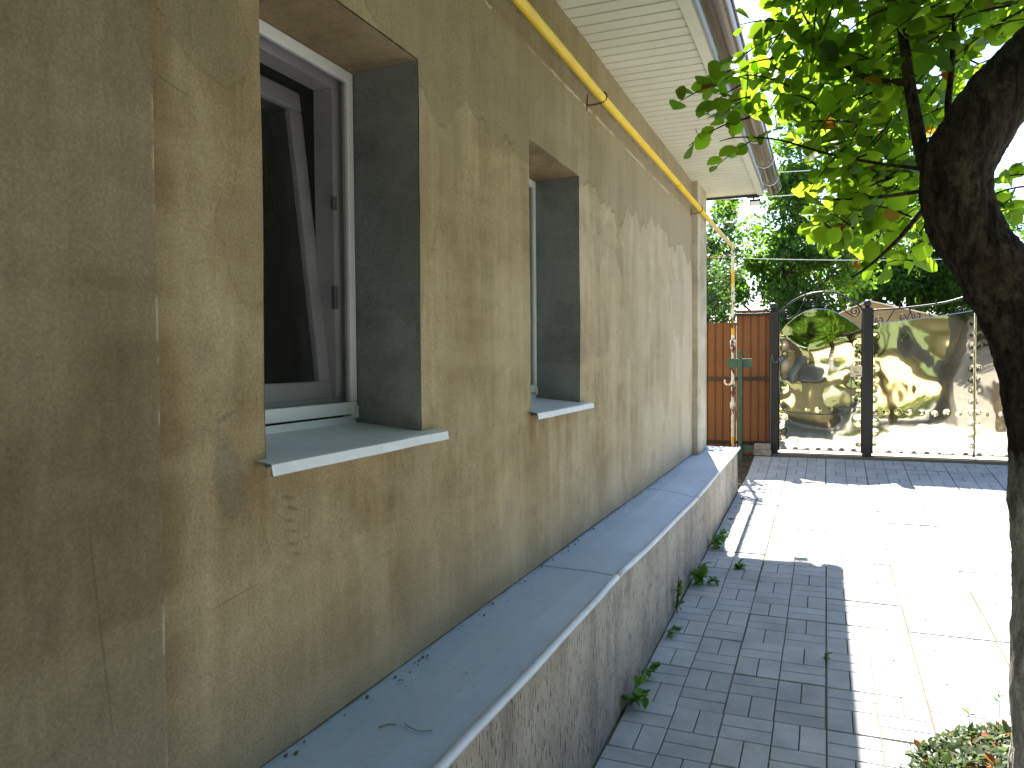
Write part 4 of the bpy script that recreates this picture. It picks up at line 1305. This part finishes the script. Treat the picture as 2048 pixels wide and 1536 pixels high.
sh = empty('shed', (6.2, 19, 0.35), 'small shed with weathered corrugated roof at the right edge behind the trunk', 'shed')
ys_ = 16.0
e0 = pix(2035, 552, ys_)
m = MB(); m.box(e0[0]+0.10, e0[0]+4.0, ys_+0.25, ys_+3.5, 0.3, e0[1]-0.08, 0.0); m.build('wall', MAT['beige'], sh)
m = MB()
xs2 = list(np.arange(e0[0]-0.1, e0[0]+4.2, 0.03))
lo = [m.bm.verts.new((x, ys_, e0[1] + 0.022*math.sin(x*2*math.pi/0.15))) for x in xs2]
hi = [m.bm.verts.new((x+0.9, ys_+2.2, e0[1] + 0.95 + 0.022*math.sin(x*2*math.pi/0.15))) for x in xs2]
for i in range(len(xs2)-1): m.bm.faces.new((lo[i], lo[i+1], hi[i+1], hi[i]))
o = m.build('roof', MAT['slate'], sh); sd = o.modifiers.new('thickness', 'SOLIDIFY'); sd.thickness = 0.012

# overhead wires
for k, (a, b, lab) in enumerate((((1380, 352), (2300, 268), 'overhead wire, upper one of the three crossing behind the eave'),
                          ((1380, 402), (2300, 305), 'overhead wire, middle one of the three, passing just above the eave end'),
                          ((1380, 512), (2300, 500), 'overhead wire, lowest and nearly level, crossing the far trees'))):
    p, q = pix(a[0], a[1], 15.5), pix(b[0], b[1], 15.5)
    pts = []
    for i in range(25):
        t = i/24
        pts.append((p[0] + (q[0]-p[0])*t, 15.5, p[1] + (q[1]-p[1])*t - 0.12*4*t*(1-t)))
    m = MB(); m.tube(pts, 0.007, 6)
    tag(m.build('overhead_wire', MAT['wire']), lab, 'wire', 'overhead wires')

# ------------------------------------------------------------------ things behind the camera that the mirror gates show
yh = empty('yellow_house', (2.3, -7.5, -0.35), 'sunlit yellow house with grey base, seen only reflected in the gates', 'house')
m = MB(); m.box(-0.6, 6.5, -10.5, -7.5, -0.1, 2.05, 0.0); m.build('wall', MAT['yellow_wall'], yh)
m = MB(); m.box(-0.62, 6.52, -10.52, -7.47, -0.45, -0.101, 0.0); m.build('plinth', MAT['kerbstone'], yh)
m = MB(); m.obox((3.15, -9.0, 2.62), (Vector((1, 0, 0)), Vector((0, .93, -.37)).normalized(), Vector((0, .37, .93)).normalized()), (3.7, 2.0, 0.04)); m.build('roof', simple('mossy_roof', (0.06, 0.085, 0.03), 0.9, 0.3, 5), yh)
m = MB()
m.box(3.2, 4.2, -7.50, -7.45, -0.2, 1.65, 0.004); m.build('door', simple('blue_door', (0.10, 0.16, 0.20), 0.5), yh)
def hedge(label, x0, x1, y0, y1, h, seed, n=2600):
    R = np.random.default_rng(seed)
    zb0 = gz((y0+y1)/2)
    p = np.stack([R.uniform(x0, x1, n), R.uniform(y0, y1, n), zb0 + h*R.random(n)**0.7], 1)
    p[:, 2] += 0.12*np.sin(p[:, 0]*4)
    t = empty('hedge', ((x0+x1)/2, (y0+y1)/2, zb0), label, 'hedge')
    leaf_mesh('foliage', p, R.normal(size=(n, 3)), R.normal(size=(n, 3))*0.7 + np.array([0, .2, .8]), R.uniform(0.07, 0.13, n), R.uniform(0.1, .9, n), 'small', MAT['leaf_far'], t)
    for k in range(int((x1-x0)/0.4)+1):
        x = x0 + 0.2 + 0.4*k
        if x < x1:
            m = MB(); m.tube([(x, (y0+y1)/2, zb0-0.05), (x+0.05, (y0+y1)/2, zb0+h*0.7)], [0.02, 0.008], 6); m.build('stem', MAT['bark2'], t)
hedge('low clipped hedge in front of the yellow house', 0.6, 6.0, -7.2, -6.7, 0.55, 31)
hedge('tall hedge added along the far side of the paved yard to block sky', 4.95, 5.9, -5.5, 9.5, 1.5, 32, 6500)  # yard edge added out of frame to block sky and give reflections
bushy('broadleaf_tree', 'large sunlit tree behind the yellow house', 'tree', (2.6, -13.5, -0.4), (2.6, -13.5, 4.4), (3.6, 1.6, 2.2), 60, 230, 0.17, MAT['leaf_far'], 'trees behind the yellow house', seed=14, clump_r=0.8)
bushy('broadleaf_tree', 'spreading tree between the tan house and the yellow house', 'tree', (-2.0, -12.0, -0.4), (-1.6, -12.0, 3.9), (2.4, 1.6, 2.4), 50, 230, 0.16, MAT['leaf_far'], 'trees behind the yellow house', seed=15, clump_r=0.75)

# outbuilding and two trees, added out of frame to darken the near yard
gsd = empty('outbuilding', (4.2, -1.6, -0.2), 'dark grey board outbuilding added beside the yard to block sky, seen only reflected in the driveway gate', 'outbuilding')
m = MB(); m.box(2.6, 5.6, -4.2, 1.2, -0.35, 2.9, 0.0); m.build('wall', simple('grey_boards', (0.22, 0.215, 0.21), 0.85, 0.2, 6), gsd)
m = MB(); m.obox((4.0, -1.5, 3.12), (Vector((.98, 0, .17)).normalized(), Vector((0, 1, 0)), Vector((-.17, 0, .98)).normalized()), (1.8, 2.9, 0.03)); m.build('roof', MAT['slate'], gsd)
m = MB(); m.box(2.585, 2.598, -2.0, -1.1, -0.2, 1.8, 0.003); m.build('door', simple('olive_door', (0.16, 0.16, 0.09), 0.6), gsd)
bushy('added_shade_tree', 'spreading tree added behind the camera to shade the near wall', 'tree', (1.6, -1.0, -0.2), (0.9, -0.3, 3.5), (2.0, 2.1, 0.8), 120, 270, 0.085, MAT['leaf_shade'], None, trunk_r=0.11, clump_r=0.5, kind='small', seed=41)

bushy('added_shade_tree', 'tree added out of frame beside the camera to block sky from the near wall', 'tree', (3.3, 1.9, 0.0), (3.1, 1.0, 3.2), (1.7, 1.9, 1.0), 110, 240, 0.085, MAT['leaf_shade'], None, trunk_r=0.10, clump_r=0.5, kind='small', seed=42)  # second added tree, closing off the sky on the right

# ------------------------------------------------------------------ weeds along the plinth
def weed(label, x, y, h, n, size, kind='small', spread=0.06, tonelo=0.15, flower=False, lean=(0.5, 0), yel=0.0):
    z = gz(y)
    t = empty('weed', (x, y, z), label, 'weed', 'weeds growing along the plinth')
    R = random.Random(int(abs(x*1000)+y*1000))
    P_, D_, U_, S_, T_ = [], [], [], [], []
    n = int(n*1.6)
    ns = max(3, n//6)
    for k in range(ns):
        a = R.uniform(-1.4, 1.4); hh = 1.2*h*R.uniform(0.5, 1.0)
        e = Vector((x + lean[0]*0.6*hh + abs(math.cos(a))*spread*R.uniform(.2, 1), y + math.sin(a)*spread, z + hh))
        pts = smooth_path([(x, y, z-0.01), Vector((x, y, z)).lerp(e, 0.5) + Vector((-0.004, 0, hh*0.15)), e], 4)
        m = MB(); m.tube(pts, [0.0016]*len(pts), 5, cap=False); m.build('stem', MAT['weed'], t)
        for q in range(max(2, n//ns)):
            tt = R.uniform(0.3, 1.0)
            p = pts[min(len(pts)-1, int(tt*(len(pts)-1)))]
            P_.append(p); P_[-1] = P_[-1] + Vector((0.004, 0, 0)); D_.append((R.gauss(0.4, .6), R.gauss(0, .8), R.gauss(0.1, .35))); U_.append((R.gauss(0.2, .3), R.gauss(0, .3), 1))
            S_.append(1.25*size*R.uniform(0.6, 1.25)); T_.append(0.99 if R.random() < yel else R.uniform(tonelo, 0.9))
    leaf_mesh('leaves', np.array(P_), np.array(D_, float), np.array(U_, float), np.array(S_), np.array(T_), kind, MAT['weed'], t)
    if flower:
        m = MB()
        c = Vector((x+0.03, y-0.01, z+h))
        for k in range(5):
            a = k*1.2566
            d = Vector((math.cos(a), math.sin(a), 0.9)).normalized()
            m.quad(c, c + d*0.012 + Vector((-d.y, d.x, 0))*0.007, c + d*0.026, c + d*0.012 - Vector((-d.y, d.x, 0))*0.007)
        m.tube([(x+0.01, y, z+h*0.5), c], 0.0015, 5)
        m.build('flower', MAT['petal'], t)
weed('leafy weed with a yellowed leaf, nearest of those along the plinth', -0.775, 3.22, 0.075, 20, 0.042, yel=0.12)
weed('small upright seedling weed, second from the near end of the plinth', -0.775, 3.52, 0.065, 10, 0.038)
weed('low tangled weed at the plinth foot just before the tall stem', -0.77, 4.02, 0.05, 14, 0.028)
weed('tall thin weed stem climbing the plinth face', -0.775, 4.36, 0.20, 24, 0.028, spread=0.03, lean=(0.05, 0), yel=0.15)
weed('bright weed with a purple flower at the plinth foot', -0.76, 4.90, 0.10, 26, 0.05, flower=True, spread=0.08)
weed('three leaved weed on the paving next to the flowering one', -0.68, 4.93, 0.03, 8, 0.042, spread=0.05, lean=(0.2, 0))
weed('dense bushy weed clump farther along the plinth', -0.755, 5.74, 0.085, 34, 0.042, spread=0.07, yel=0.06)
weed('small weed tuft farthest along the plinth', -0.755, 6.06, 0.06, 14, 0.036)
weed('flat weed rosette in a paving joint at the shadow edge', -0.555, 5.30, 0.03, 16, 0.05, 'long', 0.05, lean=(0, 0))
weed('tiny pale weed tuft in a wide joint of the paving', 0.005, 3.98, 0.025, 12, 0.022, 'long', 0.025, lean=(0, 0), yel=0.3)

# ------------------------------------------------------------------ bed under the tree
m = MB()
R5 = random.Random(8)
bx, by = 0.70, 2.66
ringN = 40
cv = m.bm.verts.new((bx, by, gz(by)+0.13))
prev = None
rings = []
for k in range(1, 6):
    q = k/5
    ring = []
    for i in range(ringN):
        a = 2*math.pi*i/ringN
        rx, ry = 0.46 + 0.03*noise.noise((math.cos(a)*3, math.sin(a)*3, 0)), 0.80 + 0.06*noise.noise((math.cos(a)*3, math.sin(a)*3, 4))
        x, y = bx + rx*q*math.cos(a), by + ry*q*math.sin(a)
        ring.append(m.bm.verts.new((x, y, gz(y) + 0.13*(1-q*q) + 0.004 + (-0.012 if k == 5 else 0))))
    rings.append(ring)
for i in range(ringN): m.bm.faces.new((cv, rings[0][i], rings[0][(i+1) % ringN]))
for k in range(4):
    for i in range(ringN):
        m.bm.faces.new((rings[k][i], rings[k+1][i], rings[k+1][(i+1) % ringN], rings[k][(i+1) % ringN]))
o = m.build('soil_mound', MAT['soil']); o['kind'] = 'structure'
n = 9500
a = NR.random(n)*2*math.pi; q = np.sqrt(NR.random(n))
px_, py_ = bx + 0.50*q*np.cos(a), by + 0.86*q*np.sin(a)
hz = np.array([gz(v) for v in py_]) + 0.13*(1-q*q) + np.abs(NR.normal(0.03, 0.035, n))*(1.1-q)*1.4 + 0.035*np.array([noise.noise((a_*6, b_*6, 0)) for a_, b_ in zip(px_, py_)])*(1-q*q)
cvp = np.stack([px_, py_, hz], 1)
cover = leaf_mesh('ground_cover', cvp, np.stack([NR.normal(0, .7, n), NR.normal(0, .7, n), NR.normal(0.25, .4, n)], 1), np.stack([NR.normal(0, .4, n), NR.normal(0, .4, n), np.ones(n)], 1), NR.uniform(0.013, 0.036, n)*(0.6 + 0.9*np.array([noise.noise((a_*7, b_*7, 2)) + 0.5 for a_, b_ in zip(px_, py_)]).clip(0, 1)), np.clip(np.array([noise.noise((a_*9, b_*9, 6))*0.8 + 0.5 for a_, b_ in zip(px_, py_)]) + NR.normal(0, 0.2, n), 0, 0.99), 'small', MAT['cover'])
tag(cover, 'low leafy ground cover spreading round the foot of the fruit tree', 'ground cover', kind='stuff')
def sprig(label, x, y, z, h, n, size, tn):
    t = empty('sprig', (x, y, z), label, 'plant', 'sprigs in the tree bed')
    m = MB(); m.tube(smooth_path([(x, y, z-0.03), (x+0.005, y, z+h*0.5), (x, y, z+h)], 4), 0.0016, 5); m.build('stem', MAT['weed'], t)
    R = random.Random(int(x*999))
    P_ = [(x, y, z+h*R.uniform(0.75, 1)) for _ in range(n)]
    D_ = [(math.cos(k*2.4), math.sin(k*2.4), R.uniform(-.1, .8)) for k in range(n)]
    U_ = [(0.1, 0.1, 1)]*n
    leaf_mesh('leaves', np.array(P_), np.array(D_), np.array(U_, float), np.full(n, size), np.full(n, tn), 'small', MAT['weed'], t)
sx, sz_ = pix(1936, 1440, 3.3)
sprig('pale fresh sprig standing above the ground cover left of the trunk', sx, 3.3, gz(3.3)+0.06, 0.09, 5, 0.036, 0.85)
sx, sz_ = pix(1996, 1440, 3.4)
sprig('thin dark sprig against the bright paving beside the trunk', sx, 3.4, gz(3.4)+0.06, 0.13, 4, 0.03, 0.2)

# dry bits lying about
def bit(name, label, cat, pts, r, mat, group=None):
    m = MB(); m.tube(smooth_path(pts, 5), r, 6)
    tag(m.build(name, mat), label, cat, group)
straw = simple('dry_straw', (0.23, 0.17, 0.09), 0.9)
def on_ledge(x, y): return float(np.interp(x, [-1.12, -0.90, -0.79], [0.628, 0.62, edge_z(y)])) + 0.0035
bit('dry_stem', 'curved dry stem lying on the near coping sheet', 'stem', [(-0.94, 1.60, on_ledge(-.94, 1.6)), (-0.92, 1.585, on_ledge(-.92, 1.6)+.002), (-0.89, 1.58, on_ledge(-.89, 1.6)+.001), (-0.865, 1.60, on_ledge(-.865, 1.6))], 0.0011, straw, 'dry bits on the coping')
bit('dry_stem', 'short straight dry chip left of the curved stem on the coping', 'stem', [(-0.985, 1.555, on_ledge(-.985, 1.55)), (-0.97, 1.575, on_ledge(-.97, 1.55)+.001), (-0.955, 1.585, on_ledge(-.955, 1.55))], 0.0014, straw, 'dry bits on the coping')
def fallen(label, x, y, rz, tn):
    p = np.array([(x, y, gz(y)+0.006)])
    o = leaf_mesh('fallen_leaf', p, np.array([(math.cos(rz), math.sin(rz), 0.15)]), np.array([(0.1, 0.2, 1.0)]), np.array([0.05]), np.array([tn]), 'round', MAT['leaf'])
    tag(o, label, 'leaf', 'fallen leaves on the paving')
fallen('brown fallen leaf on the paving by the far end of the plinth', -0.735, 7.45, 0.6, 0.99)
fallen('brown fallen leaf in the corner of plinth and paving next to the bushy weed', -0.72, 6.62, 2.0, 0.995)
